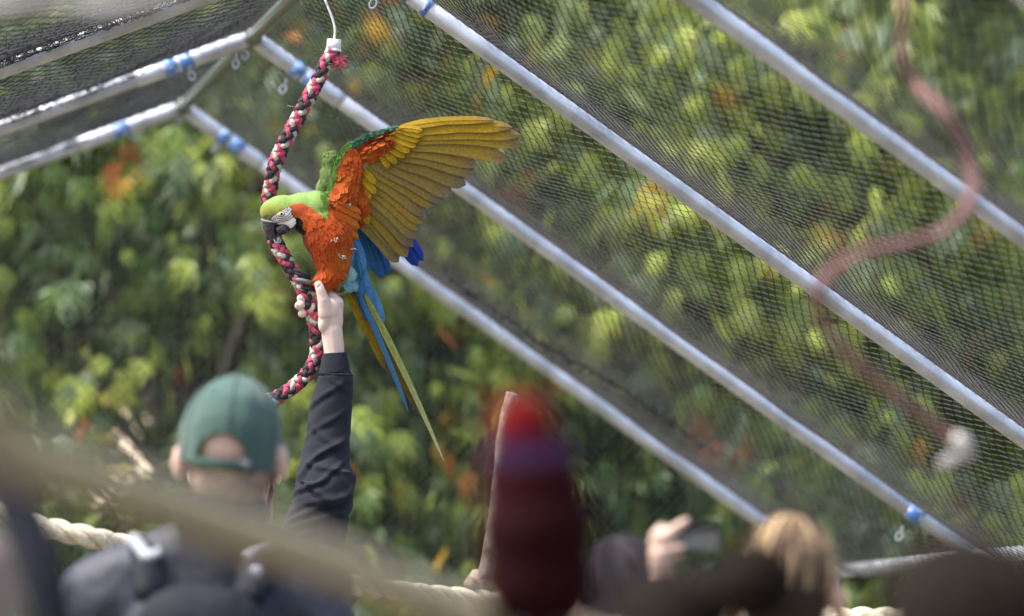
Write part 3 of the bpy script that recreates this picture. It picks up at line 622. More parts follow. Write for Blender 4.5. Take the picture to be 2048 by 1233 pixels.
loft_px(np.array([(584, 449, -3), (577, 452, -5), (567, 457, -7), (554, 463, -9)]), [7, 11, 13.5, 9], [12, 17, 16, 10], M['beak'], 'lower_beak', mac)
loft_px(np.array([(523, 441, -3), (531, 443, -4), (543, 444.5, -5), (556, 446, -5)]), [3, 3.6, 3.2, 2], [8, 15, 17, 17], M['cere'], 'cere', mac)
tf = [tube(PX(spline([(548, 479, -14), (552, 487, -22), (560, 486, -18), (563, 478, -12)], 12), DB), 1.6 * DB / FPX, 6)]; v, f, _ = join(tf); mesh('tongue', v, f, M['tie'], mac)
# foot
ft = []
for a, b, c_ in (((672, 570, 0), (668, 578, -16), (676, 583, -20)), ((680, 570, 6), (684, 576, -12), (690, 580, -10)), ((660, 570, 0), (654, 580, -14), (650, 590, -4)), ((676, 572, 4), (688, 573, 0), (695, 581, 2))): ft.append(tube(PX(spline([a, b, c_], 9), DB), np.linspace(4.6, 2.6, 9) * DB / FPX, 8))
v, f, _ = join(ft); mesh('foot', v, f, M['claw'], mac)

def feather(name, base, tip, width, z0, z1, c0, c1, cedge, bow=0.0, camber=4.0, tipr=0.25, n=16, parent=mac, taper=1.0, fr=0.25, mid=None, seed=0, tilt=0.0):
    """a cambered vane with a raised shaft, laid out in bird pixels"""
    rn = np.random.default_rng(seed); b, t = np.array(base, float), np.array(tip, float); ax = t - b; L = np.linalg.norm(ax); ax /= L; sd_ = np.array([-ax[1], ax[0]])
    T = np.linspace(0, 1, n) ** 0.9; A = np.array([-1, -0.5, -0.06, 0.0, 0.06, 0.5, 0.88, 1])
    prof = np.minimum(1, (T / fr) ** 0.6 * 0.65 + 0.35); prof = np.where(T < fr, prof, 1.0) * (1 - (1 - taper) * T); tt = np.clip((T - (1 - tipr)) / tipr, 0, 1); prof = prof * np.sqrt(np.clip(1 - tt ** 2.2, 0.004, 1))
    bowv = bow * L * np.sin(T * math.pi) ** 1.0
    X = b[None, None] + ax * (T * L)[:, None, None] + sd_ * (A[None, :] * (width / 2 * prof)[:, None] + bowv[:, None])[..., None]
    wav = 0.6 * np.sin(T * 17 + seed)[:, None] * (np.abs(A)[None] > 0.9)
    Z = (z0 + (z1 - z0) * T)[:, None] + camber * (A[None] ** 2) * prof[:, None] + wav; Z[:, 3] -= 0.4; Z -= tilt * A[None] * prof[:, None]
    v = np.concatenate([X, Z[..., None]], 2).reshape(-1, 3); m = len(A)
    f = [[i * m + j, i * m + j + 1, (i + 1) * m + j + 1, (i + 1) * m + j] for i in range(n - 1) for j in range(m - 1)]
    cc = np.array(c0)[None, None] * (1 - T)[:, None, None] + np.array(c1)[None, None] * T[:, None, None]; cc = np.broadcast_to(cc, (n, m, 3)).copy()
    ce = np.array(cedge); wgt = np.clip((T - 0.80) / 0.2, 0, 1)[:, None] * np.ones(m)[None] * 0.8; wgt[:, 0] = np.maximum(wgt[:, 0], 0.15); wgt[:, -1] = np.maximum(wgt[:, -1], 0.8); cc[:, 6] *= 1.12; cc = cc * (1 - wgt[..., None]) + ce * wgt[..., None]  # grey vane margins; shadow between overlapping feathers also painted as a dark rim
    if mid is not None: cc[:, 4:7] = cc[:, 4:7] * 0.45 + np.array(mid) * 0.55
    cc[:, 3] *= 0.9; cc *= rn.uniform(0.9, 1.1)
    w_ = PX(v, DB)
    return mesh(name, w_, f, M['feather'], parent, col=cc.reshape(-1, 3))
wing = mac
TAN, GRY, DK = np.array([0.205, 0.155, 0.050]), np.array([0.17, 0.15, 0.13]), np.array([0.07, 0.065, 0.065])
WF = [((706, 425), (797, 525), 26, 0), ((712, 412), (803, 508), 26, 0), ((716, 402), (815, 514), 26, 0), ((720, 388), (826, 494), 27, 0), ((723, 374), (833, 478), 27, 0), ((726, 360), (838, 460), 28, 0), ((728, 350), (845, 446), 29, 0), ((731, 340), (852, 430), 30, 0),
      ((736, 330), (866, 411), 31, 0), ((742, 322), (886, 401), 32, 0), ((750, 314), (904, 391), 33, .1), ((758, 306), (932, 370), 34, .15), ((764, 299), (952, 348), 34, .25), ((770, 292), (953, 331), 34, .4), ((776, 284), (1018, 320), 34, .55), ((782, 278), (1044, 290), 32, .75), ((788, 270), (1043, 271), 30, .9), ((794, 262), (1025, 255), 27, 1.0), ((798, 255), (990, 241), 15, 1.0)]
for k, (b, t, wd, yl) in enumerate(WF):
    c0 = YEL * 0.75 * (0.35 + 0.65 * yl) + TAN * (1 - yl) * 0.65; c1 = TAN * (1 - yl) + YEL * 0.75 * yl + 0.0
    if yl == 0 and k % 3 == 1: c0 = c0 * 0.6 + YEL * 0.4
    feather('primary_feather' if yl > 0 else 'secondary_feather', b, t, wd * 1.25, 20 - k * 0.3, 46 - k * 1.2 if k < 14 else 30 - (k - 14) * 1.5, c0, c1, GRY * (0.8 if k < 14 else 0.7), bow=(-0.035 if k < 12 else -0.05 if k < 16 else -0.03), camber=1.2, tilt=4.5, tipr=0.22 if k < 12 else 0.3, parent=wing, mid=(YEL * 0.75 if k in (2, 5, 6, 8) else None), seed=k, taper=0.92 if k < 13 else 0.8)
COV = [((752, 292), (778, 338), 17), ((756, 290), (794, 328), 18), ((762, 284), (810, 316), 19), ((770, 278), (820, 305), 19), ((778, 272), (832, 293), 19), ((786, 266), (840, 282), 18), ((792, 260), (847, 272), 17), ((797, 256), (846, 262), 14),
       ((722, 338), (752, 369), 15), ((722, 356), (752, 388), 16), ((722, 374), (742, 399), 14), ((716, 405), (737, 449), 17), ((720, 395), (733, 430), 15)]
for k, (b, t, wd) in enumerate(COV):
    feather('covert_feather', b, t, wd, 12 - k % 4, 10, YEL * 0.95, YEL * 0.9, YEL * 0.55, bow=-0.03, camber=1, tilt=2.5, tipr=0.4, n=10, parent=wing, seed=60 + k, fr=0.4)
BIGO = [((668, 428), (719, 457), 24), ((664, 442), (717, 478), 24), ((660, 458), (706, 491), 24), ((672, 415), (722, 440), 22), ((676, 405), (722, 428), 20)]
for k, (b, t, wd) in enumerate(BIGO):
    feather('axillary_feather', b, t, wd, -34 + k * 3, -10, ORANGE, AMBER * (1.0 if k < 2 else 0.85), AMBER * 0.8, bow=0.04, camber=4, tipr=0.4, n=10, seed=80 + k, fr=0.4)
# far wing quills seen past the near wing
for k, (b, t, wd, cl) in enumerate((((700, 420), (752, 546), 26, [0.045, 0.19, 0.40]), ((706, 418), (765, 557), 27, [0.04, 0.16, 0.40]), ((716, 420), (776, 550), 24, [0.03, 0.12, 0.36]), ((730, 400), (836, 533), 26, [0.015, 0.05, 0.36]), ((740, 398), (846, 522), 24, [0.02, 0.06, 0.40]), ((736, 396), (827, 512), 24, [0.02, 0.06, 0.34]))):
    feather('far_wing_feather', b, t, wd, 66 + k, 70 + k, np.array(cl) * 0.8, cl, np.array(cl) * 0.5, bow=-0.03, tipr=0.2, parent=mac, seed=90 + k)
# tail and its coverts
TF = [((694, 585), (740, 684), 15, YEL * .6, YEL * .55, DK, 12), ((700, 585), (771, 741), 20, YEL * .55, YEL * .5, DK, 14), ((706, 590), (785, 759), 15, YEL * .4, OLIVE * .7, DK, 18), ((722, 600), (832, 819), 20, OLIVE, YEL * .42, DK, 20), ((728, 610), (844, 839), 15, OLIVE, YEL * .35, DK, 22),
      ((714, 580), (817, 824), 11, SKYB * .8, SKYB * .8, SKYB * .6, 4), ((730, 590), (889, 926), 14, np.array([.30, .33, .04]), np.array([.40, .45, .22]), np.array([.5, .55, .35]), 8)]
for k, (b, t, wd, c0, c1, ce, z) in enumerate(TF): feather('tail_feather', b, t, wd * 1.2, z, z + 6, c0, c1, ce, bow=-0.012, camber=2.0, tipr=0.35, taper=0.6 if k != 6 else 0.35, n=22, seed=110 + k)
BC = [((698, 545), (731, 638), 26, BLUE * .85, 6), ((710, 540), (766, 652), 24, SKYB, 2), ((705, 530), (752, 636), 22, SKYB * 1.05, 0), ((702, 505), (742, 610), 22, SKYB, -2), ((700, 490), (735, 585), 20, SKYB * 1.1, -3), ((704, 470), (728, 548), 18, SKYB * 1.1, -5), ((702, 478), (722, 560), 18, SKYB * .9, -6), ((690, 532), (708, 563), 19, np.array([.22, .38, .36]), -22), ((684, 545), (703, 586), 18, np.array([.14, .30, .36]), -20), ((692, 548), (713, 584), 16, np.array([.16, .34, .42]), -18), ((700, 520), (722, 600), 17, SKYB * .8, -8), ((706, 560), (738, 645), 14, BLUE, -2)]
for k, (b, t, wd, c0, z) in enumerate(BC): feather('blue_covert', b, t, wd * 1.25, z + 16 if k not in (7, 8, 9) else z + 2, z + 12 if k not in (7, 8, 9) else z, c0, c0 * 1.05, c0 * 0.65, bow=-0.02, camber=3, tipr=0.45, n=12, seed=130 + k, fr=0.35)
# small contour feathers over the body and wing lining
def contour():
    rn = np.random.default_rng(9); cand = np.where((bn[:, 2] < 0.35) & ~inpoly(bv, FACE))[0]; cand = cand[(bv[cand, 0] > 640) | ((bv[cand, 0] > 592) & (bv[cand, 1] > 430))]; pick = rn.choice(cand, 7000); vs, fs, cs = [], [], []
    p = bv[pick] + rn.normal(0, 0.8, (len(pick), 3)); nrm = bn[pick]; wingm = (p[:, 0] > 660) & (p[:, 1] < 425)
    flow = np.where(wingm[:, None], [0.75, 0.62, 0.1], [0.10, 1.0, 0.05]); head = (p[:, 0] < 640) & (p[:, 1] < 440); flow[head] = [0.8, 0.35, 0.1]; flow = flow + rn.normal(0, 0.16, flow.shape)
    flow -= nrm * np.sum(flow * nrm, 1)[:, None]; flow /= np.linalg.norm(flow, axis=1)[:, None]; sd_ = np.cross(nrm, flow)
    col = body_col(p, 0.12, 4); big = np.where(wingm, 1.3, 1.0) * np.where(head, 0.55, 1.0); green_ = col[:, 1] > col[:, 0] * 0.9; big = np.where(green_ & ~head, 0.55, big); gold = wingm & ~green_; gr = rn.random(len(p))[:, None]; col = np.where(gold[:, None] & (gr > 0.55), col * 0.5 + AMBER * 0.5, col); col = np.where(gold[:, None] & (gr < 0.3), col * 0.45 + RED * 0.55, col); edgew = ((p[:, 0] < 655) & ~head); 
    L = rn.uniform(9, 16, len(p)) * big; W = L * np.where(wingm, rn.uniform(0.34, 0.46, len(p)), rn.uniform(0.18, 0.34, len(p)))
    loc = [(-0.1, 0, -0.1), (0.3, 0.9, 0.4), (0.3, 0, 1.2), (0.3, -0.9, 0.4), (0.75, 0.85, 1.2), (0.75, 0, 2.0), (0.75, -0.85, 1.2), (1.0, 0.3, 1.9), (1.0, -0.3, 1.9)]
    loc = np.array(loc); v = p[:, None] + loc[None, :, :1] * L[:, None, None] * flow[:, None] + loc[None, :, 1:2] * W[:, None, None] * sd_[:, None] + (loc[None, :, 2:] * np.where(green_, 0.15, np.where(wingm, 0.3, 0.13))[:, None, None]) * nrm[:, None]
    fl = [[0, 2, 1], [0, 3, 2], [1, 2, 5, 4], [2, 3, 6, 5], [4, 5, 7], [5, 6, 8], [5, 8, 7]]; nv = len(loc); f = [[i * nv + j for j in q] for i in range(len(p)) for q in fl]
    sh = np.array([0.82, 0.9, 0.95, 0.9, 1.05, 1.0, 1.05, 1.18, 1.18]); c = (col[:, None] * sh[None, :, None]).reshape(-1, 3)  # vertex colour paints a shaded base and a highlight on each tip
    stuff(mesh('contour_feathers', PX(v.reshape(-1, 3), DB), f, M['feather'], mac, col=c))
contour()
# white down tufts showing through
tf = []
rn = np.random.default_rng(12)
for cx, cy, r_ in ((671, 480, 9), (684, 513, 10), (699, 410, 5), (706, 497, 6), (712, 545, 7)):
    z = surf_z(cx, cy)
    for k in range(9):
        a = np.array([cx + rn.normal(0, r_ * .35), cy + rn.normal(0, r_ * .3), z - 3]); e = a + np.array([rn.normal(0, r_ * .5), rn.uniform(1, r_ * .7), -2]); tf.append(tube(PX(np.array([a, (a + e) / 2 + [0, 0, -1.5], e]), DB), np.array([.6, .9, .3]) * DB / FPX, 4))
v, f, _ = join(tf); stuff(mesh('down_tufts', v, f, M['down'], mac))

# ------------------------------------------------------------------ people
def xf(v, loc, rz=0.0, s=1.0):
    c, si = math.cos(rz), math.sin(rz); v = np.asarray(v) * s; return np.stack([v[:, 0] * c - v[:, 1] * si, v[:, 0] * si + v[:, 1] * c, v[:, 2]], 1) + np.asarray(loc)
def hand_items(wr, sgn, dirz=-1):
    """palm and five fingers hanging from a wrist"""
    x, y, z = wr; it = [('c', (x, y, z), (x, y + 0.01, z + dirz * 0.07), 0.026, 0.032)]
    for k, (dy, L) in enumerate(((0.030, 0.075), (0.012, 0.085), (-0.008, 0.08), (-0.026, 0.062))):
        a = (x, y + dy + 0.008, z + dirz * 0.085); b = (x - sgn * 0.012, y + dy + 0.012, z + dirz * (0.085 + L * 0.55)); c_ = (x - sgn * 0.034, y + dy + 0.014, z + dirz * (0.085 + L)); it += [('c', a, b, 0.0095, 0.009), ('c', b, c_, 0.009, 0.008)]
    it += [('c', (x, y + 0.03, z + dirz * 0.03), (x - sgn * 0.012, y + 0.06, z + dirz * 0.075), 0.013, 0.010), ('c', (x - sgn * 0.012, y + 0.06, z + dirz * 0.075), (x - sgn * 0.02, y + 0.062, z + dirz * 0.105), 0.010, 0.009)]
    return it
HEADC = 1.63
def head_items(dx=0, hs=1.0):
    k = hs
    def q(x, y, z): return (dx + x * k, y * k, HEADC + z * k)
    def r(a, b, c): return (a * k, b * k, c * k)
    return [('e', q(0, -0.005, 0.02), r(0.077, 0.096, 0.098)), ('e', q(0, 0.02, -0.05), r(0.060, 0.07, 0.075)), ('e', q(0, 0.055, -0.095), r(0.032, 0.03, 0.022)), ('e', q(0, 0.094, -0.02), r(0.013, 0.02, 0.024)), ('e', q(0, 0.078, -0.064), r(0.026, 0.015, 0.012)), ('e', q(0, 0.08, 0.022), r(0.05, 0.016, 0.012)),
            ('e', q(0.089, -0.014, -0.022), r(0.014, 0.02, 0.034)), ('e', q(-0.089, -0.014, -0.022), r(0.014, 0.02, 0.034)), ('c', q(0, -0.012, -0.07), (dx * 0.5, -0.012, 1.40), 0.055 * k, 0.062)]
ARM = {1: [(0.20, 0, 1.375), (0.245, -0.01, 1.09), (0.24, 0.06, 0.86)], -1: [(-0.20, 0, 1.375), (-0.245, -0.01, 1.09), (-0.24, 0.06, 0.86)]}
def torso_items(g=0.0):
    return [('e', (0, 0, 1.25), (0.165 + g, 0.115 + g, 0.20 + g)), ('e', (0, 0, 1.05), (0.145 + g, 0.108 + g, 0.2 + g)), ('e', (0, 0, 0.93), (0.16 + g, 0.115 + g, 0.12 + g)), ('c', (-0.165, -0.005, 1.365), (0.165, -0.005, 1.365), 0.058 + g, 0.058 + g), ('c', (0, -0.01, 1.36), (0, -0.01, 1.43), 0.085 + g, 0.06 + g), ('c', (-0.04, -0.015, 1.445), (-0.185, -0.005, 1.39), 0.045 + g, 0.046 + g), ('c', (0.04, -0.015, 1.445), (0.185, -0.005, 1.39), 0.045 + g, 0.046 + g)]
def leg_items(g=0.0):
    it = []
    for s in (-1, 1): it += [('c', (s * 0.085, 0, 0.90), (s * 0.095, 0.01, 0.49), 0.085 + g, 0.056 + g), ('c', (s * 0.095, 0.01, 0.49), (s * 0.095, -0.015, 0.09), 0.055 + g, 0.040 + g)]
    return it
def arm_items(g=0.0, arms=ARM, sides=(-1, 1), end=1.0):
    it = []
    for s in sides:
        a, b, c_ = [np.array(q) for q in arms[s]]; it += [('c', a, b, 0.050 + g, 0.042 + g), ('c', b, b + (c_ - b) * end, 0.041 + g, 0.029 + g)]
    return it
BODY = {}
def person(label, loc, rz, s, skin, top, legs, hs=1.0, dx=0.0, arms=ARM, hands=(-1, 1), group=None, extra=None, topvox=0.012, collar=False):
    o = thing('person', label, 'person', (loc[0], loc[1], -0.02)); L = (loc[0], loc[1], -0.02)
    it = head_items(dx, hs) + torso_items() + leg_items() + arm_items(0, arms)
    for q in hands: it += hand_items(arms[q][2], q)
    for q in (-1, 1): it += [('c', (q * 0.095, -0.05, 0.045), (q * 0.105, 0.14, 0.035), 0.038, 0.034)]
    key = (hs, dx, str(arms), hands)
    if key not in BODY: BODY[key] = (blob(it, 0.0085, 3), blob(torso_items(0.014) + arm_items(0.015, arms, end=0.93), topvox, 5), blob(leg_items(0.012) + [('e', (0, 0, 0.92), (0.165, 0.122, 0.13))], 0.014, 4))
    (v, f, _), TOPB, LEGB = BODY[key]; mesh('body', xf(v, L, rz, s), f, skin, o)
    v, f, _ = TOPB; jk = mesh('jacket', xf(v + 0.006 * noise(v, 14, 3)[:, None] * np.array([1, 1, 0.3]), L, rz, s), f, top, o)
    v, f, _ = LEGB; mesh('trousers', xf(v, L, rz, s), f, legs, o)
    for q in (-1, 1):
        v, f, _ = blob([('c', (q * 0.095, -0.05, 0.05), (q * 0.105, 0.145, 0.04), 0.047, 0.042)], 0.008, 3); v[:, 2] = np.maximum(v[:, 2], 0.022); mesh('shoe', xf(v, L, rz, s), f, M['shoe'], o)
        v, f, _ = blob([('e', (dx + q * 0.030 * hs, 0.078 * hs, HEADC), (0.012, 0.012, 0.011))], 0.002, 1); e = mesh('eye', xf(v, L, rz, s), f, M['facewhite'], o)
        v, f, _ = blob([('e', (dx + q * 0.030 * hs, 0.089 * hs, HEADC), (0.005, 0.003, 0.005))], 0.001, 1); mesh('pupil', xf(v, L, rz, s), f, M['pupil'], e)
    return o, L
def hair(o, L, rz, s, hs, dx, cols, length=0.12, n=260, seed=0, thick=0.007, fringe=0.35, lift=0.0, part=0.0):
    """strands combed from the crown down over the back and sides, one hair part"""
    rn = np.random.default_rng(seed); parts = []; C = np.array([dx, -0.005 * hs, HEADC + 0.02 * hs]); R = np.array([0.083 + lift, 0.102 + lift, 0.104 + lift]) * hs
    v, f, _ = blob([('e', C + [0, -0.012, 0.0], R * [0.97, 0.93, 0.97]), ('e', C + [0, -0.045 * hs, -0.04 * hs], R * [0.86, 0.62, 0.7])], 0.008, 3)
    keep = ~((v[:, 1] > 0.045 * hs) & (v[:, 2] < HEADC + 0.05 * hs)); v2 = v.copy(); v2[~keep, 1] = 0.045 * hs; c0 = np.array(cols[0]) * 0.7; parts.append((v2, f, c0))
    for k in range(n):
        az = rn.uniform(-math.pi, math.pi); fr = abs(az) < 0.9
        crown = np.array([part + rn.normal(0, .05), 0.12 + rn.normal(0, .12), 0.95]); crown /= np.linalg.norm(crown)
        end = np.array([math.sin(az), math.cos(az), -0.25 if not fr else fringe]); end /= np.linalg.norm(end); T = np.linspace(0, 1, 12); pts = []
        for t in T:
            q = crown * (1 - t) + end * t; q /= np.linalg.norm(q) + 1e-6; pts.append(C + q * R * (1.0 + 0.012 * math.sin(t * 5 + k)) )
        if not fr and length > 0:
            m = 8
            for j in range(1, m): pts.append(pts[-1] + np.array([rn.normal(0, .003) - 0.004 * math.sin(az), -0.002, -length / m]))
        pts = np.array(pts); c_ = np.array(cols[rn.integers(0, len(cols))]) * rn.uniform(0.75, 1.2)
        tv, tf_ = tube(pts, np.linspace(1, 0.45, len(pts)) * thick * hs * rn.uniform(0.7, 1.2), 5); parts.append((tv, tf_, c_))
    v, f, c_ = join(parts); return mesh('hair', xf(v, L, rz, s), f, M['hair'], o, col=c_)

def head_at(px, py, d):
    q = P(px, py, d); return q, q[2] / HEADC

# --- man in the green cap
q, s = head_at(461, 878, 10.2); loc = (q[0] - 0.045, q[1], 0); DXM = 0.045
man, L = person('person seen from behind in a green baseball cap and blue grey shell jacket', loc, 0.0, s, M['skin'], M['shell'], M['denim'], 1.02, DXM, extra=None)
v, f, _ = blob([('e', (DXM, -0.005, HEADC + 0.0), (0.084, 0.102, 0.105)), ('e', (DXM, -0.05, HEADC - 0.06), (0.066, 0.055, 0.05))], 0.006, 3)
sel = v[:, 2] < HEADC - 0.062; c_ = np.tile([0.20, 0.145, 0.11], (len(v), 1)); ff = [q_ for q_ in f if all(v[i, 2] < HEADC - 0.02 and v[i, 1] < 0.02 and v[i, 2] > HEADC - 0.10 for i in q_)]
us = sorted({i for q_ in ff for i in q_}); rm = {k: i for i, k in enumerate(us)}; mesh('cropped_hair', xf(v[us], L, 0, s), [[rm[i] for i in q_] for q_ in ff], M['hair'], man, col=c_[us])
# collar
a = np.linspace(0, 2 * math.pi, 40); parts = []
prof = [(1.37, 0.115), (1.44, 0.096), (1.49, 0.086), (1.535, 0.086), (1.54, 0.080), (1.48, 0.076)]
v = np.array([(0.028 + r_ * math.cos(t), -0.012 + r_ * 0.98 * math.sin(t), z - 0.012 * math.sin(t)) for z, r_ in prof for t in a[:-1]]); f = [[i * 39 + j, i * 39 + (j + 1) % 39, (i + 1) * 39 + (j + 1) % 39, (i + 1) * 39 + j] for i in range(5) for j in range(39)]
mesh('collar', xf(v, L, 0, s), f, M['pack'], man)
# cap: crown panels with an arched opening over the strap
capo = thing('baseball_cap', 'green baseball cap with arched strap opening worn by the person with the backpack', 'cap', (q[0], q[1], q[2]))
def cap():
    nu, nv = 128, 44; U = np.linspace(0, 2 * math.pi, nu, endpoint=False); V = np.linspace(-0.52, math.pi / 2, nv); v = []
    for vv in V:
        for u in U:
            cr = math.cos(max(vv, -0.1)) if vv > -0.1 else math.cos(0.1) * (1 - 0.10 * (-vv - 0.1)); r0 = cr ** 0.86 if cr > 0 else 0
            z = 0.112 * math.sin(vv) if vv > 0 else 0.112 * math.sin(vv) * 1.0; seam = 1 - 0.012 * max(0, 1 - abs(((u / (math.pi / 3)) % 1) - 0.5) * 0 - 8 * min((u / (math.pi / 3)) % 1, 1 - (u / (math.pi / 3)) % 1))
            v.append((0.094 * r0 * math.cos(u) * seam, -0.005 + 0.112 * r0 * math.sin(u) * seam, z + 0.004))
    v = np.array(v); dn = noise(v, 22, 8); v[:, :2] *= (1 + 0.026 * dn)[:, None]; v[:, 2] += 0.003 * dn
    f = []
    for i in range(nv - 1):
        for j in range(nu):
            k = (j + 1) % nu; c_ = (v[i * nu + j] + v[(i + 1) * nu + k]) / 2
            if c_[1] < -0.02 and -0.044 < c_[2] < 0.005 and abs(c_[0] + 0.008) < 0.048 * math.sqrt(max(0, 1 - ((c_[2] + 0.044) / 0.049) ** 2)): continue
            f.append([i * nu + j, i * nu + k, (i + 1) * nu + k, (i + 1) * nu + j])
    return v, f
cv, cf = cap(); ROLL = 0.12
def capx(v):
    v = np.asarray(v, float) * 1.0; c, si = math.cos(ROLL), math.sin(ROLL); v = np.stack([v[:, 0] * c + v[:, 2] * si, v[:, 1], -v[:, 0] * si + v[:, 2] * c], 1); return v * s * 0.97 + np.array([q[0], q[1], q[2] - 0.002])
for k in range(6):
    u_ = k * math.pi / 3 + math.pi / 6; vv_ = np.linspace(0.12 if k == 4 else -0.45, math.pi / 2 - 0.03, 26); pt = []
    for q_ in vv_:
        i_ = int(np.clip((q_ + 0.52) / (math.pi / 2 + 0.52) * 43, 0, 43)); j_ = int(round(u_ / (2 * math.pi) * 128)) % 128; pt.append(cv[i_ * 128 + j_] * [1.012, 1.012, 1.01])
    v, f = tube(np.array(pt), 0.0013, 5); mesh('seam', capx(v), f, M['capdark'], capo)
    e_ = cv[26 * 128 + int(((u_ + 0.52) / (2 * math.pi)) * 128) % 128] * 1.01; v, f, _ = blob([('e', e_, (0.0035, 0.0035, 0.0035))], 0.0012, 1); mesh('eyelet', capx(v), f, M['capdark'], capo)
co = mesh('crown', capx(cv), cf, M['capgreen'], capo); sm = co.modifiers.new('thick', 'SOLIDIFY'); sm.thickness = 0.0025
st = []
for t in np.linspace(-2.25, -0.9, 24): st.append((0.0915 * math.cos(t) - 0.002, -0.005 + 0.112 * math.sin(t), -0.051))
for z0, nm, m, r_ in ((0, 'strap', 'capdark', 0.0085),):
    v, f = tube(np.array(st), r_, 8, True, 0.28); mesh('strap', capx(v), f, M[m], capo)
v, f, _ = blob([('e', (0.037, -0.106, -0.046), (0.013, 0.004, 0.011))], 0.002, 1); mesh('buckle', capx(v), f, M['tie'], capo)
v, f, _ = blob([('e', (0, -0.005, 0.116), (0.008, 0.008, 0.005))], 0.0015, 2); mesh('button', capx(v), f, M['capgreen'], capo)
u = np.linspace(0.45, math.pi - 0.45, 24); bi = np.array([(0.094 * math.cos(t), -0.005 + 0.112 * math.sin(t), -0.045) for t in u]); bo = np.array([(0.098 * math.cos(t), 0.0 + 0.112 * math.sin(t) + 0.075 * math.sin((t - 0.45) / (math.pi - 0.9) * math.pi), -0.052 - 0.012 * abs(math.cos(t))) for t in u])
v = np.vstack([bi, bo, bi - [0, 0, .004], bo - [0, 0, .004]]); f = [[i, i + 1, 24 + i + 1, 24 + i] for i in range(23)] + [[48 + i, 72 + i, 72 + i + 1, 48 + i + 1] for i in range(23)] + [[24 + i, 25 + i, 73 + i, 72 + i] for i in range(23)]; mesh('brim', capx(v), f, M['capgreen'], capo)
# backpack on his back
def sup(c, r, e, n=40):
    U, V = np.meshgrid(np.linspace(-math.pi, math.pi, n, endpoint=False), np.linspace(-math.pi / 2, math.pi / 2, n // 2)); g = lambda w, p: np.sign(w) * np.abs(w) ** p
    v = np.stack([r[0] * g(np.cos(V), e) * g(np.cos(U), e), r[1] * g(np.cos(V), e) * g(np.sin(U), e), r[2] * g(np.sin(V), e)], -1).reshape(-1, 3) + np.array(c); m = n // 2
    f = [[i * n + j, i * n + (j + 1) % n, (i + 1) * n + (j + 1) % n, (i + 1) * n + j] for i in range(m - 1) for j in range(n)]; return v, f
bp = thing('backpack', 'dark nylon backpack with pale trim worn below the green cap', 'backpack', (L[0], L[1] - 0.2, 1.0 * s))
v, f = sup((0.005, -0.185, 1.17), (0.14, 0.085, 0.225), 0.75); v = v + 0.012 * noise(v, 9, 4)[:, None]; mesh('pack_body', xf(v, L, 0, s), f, M['pack'], bp)
v, f = sup((0.0, -0.262, 1.10), (0.12, 0.04, 0.13), 0.6); mesh('front_pocket', xf(v, L, 0, s), f, M['pack'], bp)
def ribbon(pts, wdt, th, up):
    p = spline(pts, 24); t, _, _ = frames_of(p); up = np.asarray(up, float); sd_ = np.cross(t, up); sd_ /= np.linalg.norm(sd_, axis=1)[:, None]; nn = np.cross(sd_, t)
    v = np.concatenate([p + sd_ * wdt / 2 + nn * th / 2, p - sd_ * wdt / 2 + nn * th / 2, p - sd_ * wdt / 2 - nn * th / 2, p + sd_ * wdt / 2 - nn * th / 2]); n = 24
    f = [[a_ * n + i, a_ * n + i + 1, ((a_ + 1) % 4) * n + i + 1, ((a_ + 1) % 4) * n + i] for a_ in range(4) for i in range(n - 1)] + [[0, n, 2 * n, 3 * n], [n - 1, 4 * n - 1, 3 * n - 1, 2 * n - 1]]; return v, f
for sx in (-1, 1):
    v, f = ribbon([(sx * 0.085, -0.16, 1.36), (sx * 0.10, -0.09, 1.44), (sx * 0.105, 0.0, 1.473), (sx * 0.11, 0.09, 1.425), (sx * 0.115, 0.135, 1.30), (sx * 0.13, 0.10, 1.10), (sx * 0.135, -0.06, 1.0), (sx * 0.12, -0.14, 0.98)], 0.055, 0.012, (0.2, -0.4, 1)); mesh('shoulder_strap', xf(v, L, 0, s), f, M['pack'], bp)
v, f = ribbon([P(262, 1074, 10.02), P(278, 1092, 10.0), P(292, 1112, 9.98)], 0.020, 0.006, (0, -1, 0.3)); mesh('pale_trim', v, f, M['strapgrey'], bp)
v, f = ribbon([P(284, 1112, 9.975), P(304, 1110, 9.97), P(322, 1102, 9.97)], 0.016, 0.006, (0, -1, 0.3)); mesh('pale_trim', v, f, M['strapgrey'], bp)
v, f = ribbon([P(490, 1118, 9.97), P(512, 1106, 9.97), P(540, 1100, 9.98)], 0.014, 0.006, (0, -1, 0.3)); mesh('pale_trim', v, f, M['strapgrey'], bp)
v, f, _ = blob([('e', P(512, 1144, 9.95), (0.010, 0.006, 0.010))], 0.0015, 1); mesh('snap', v, f, M['strapgrey'], bp)

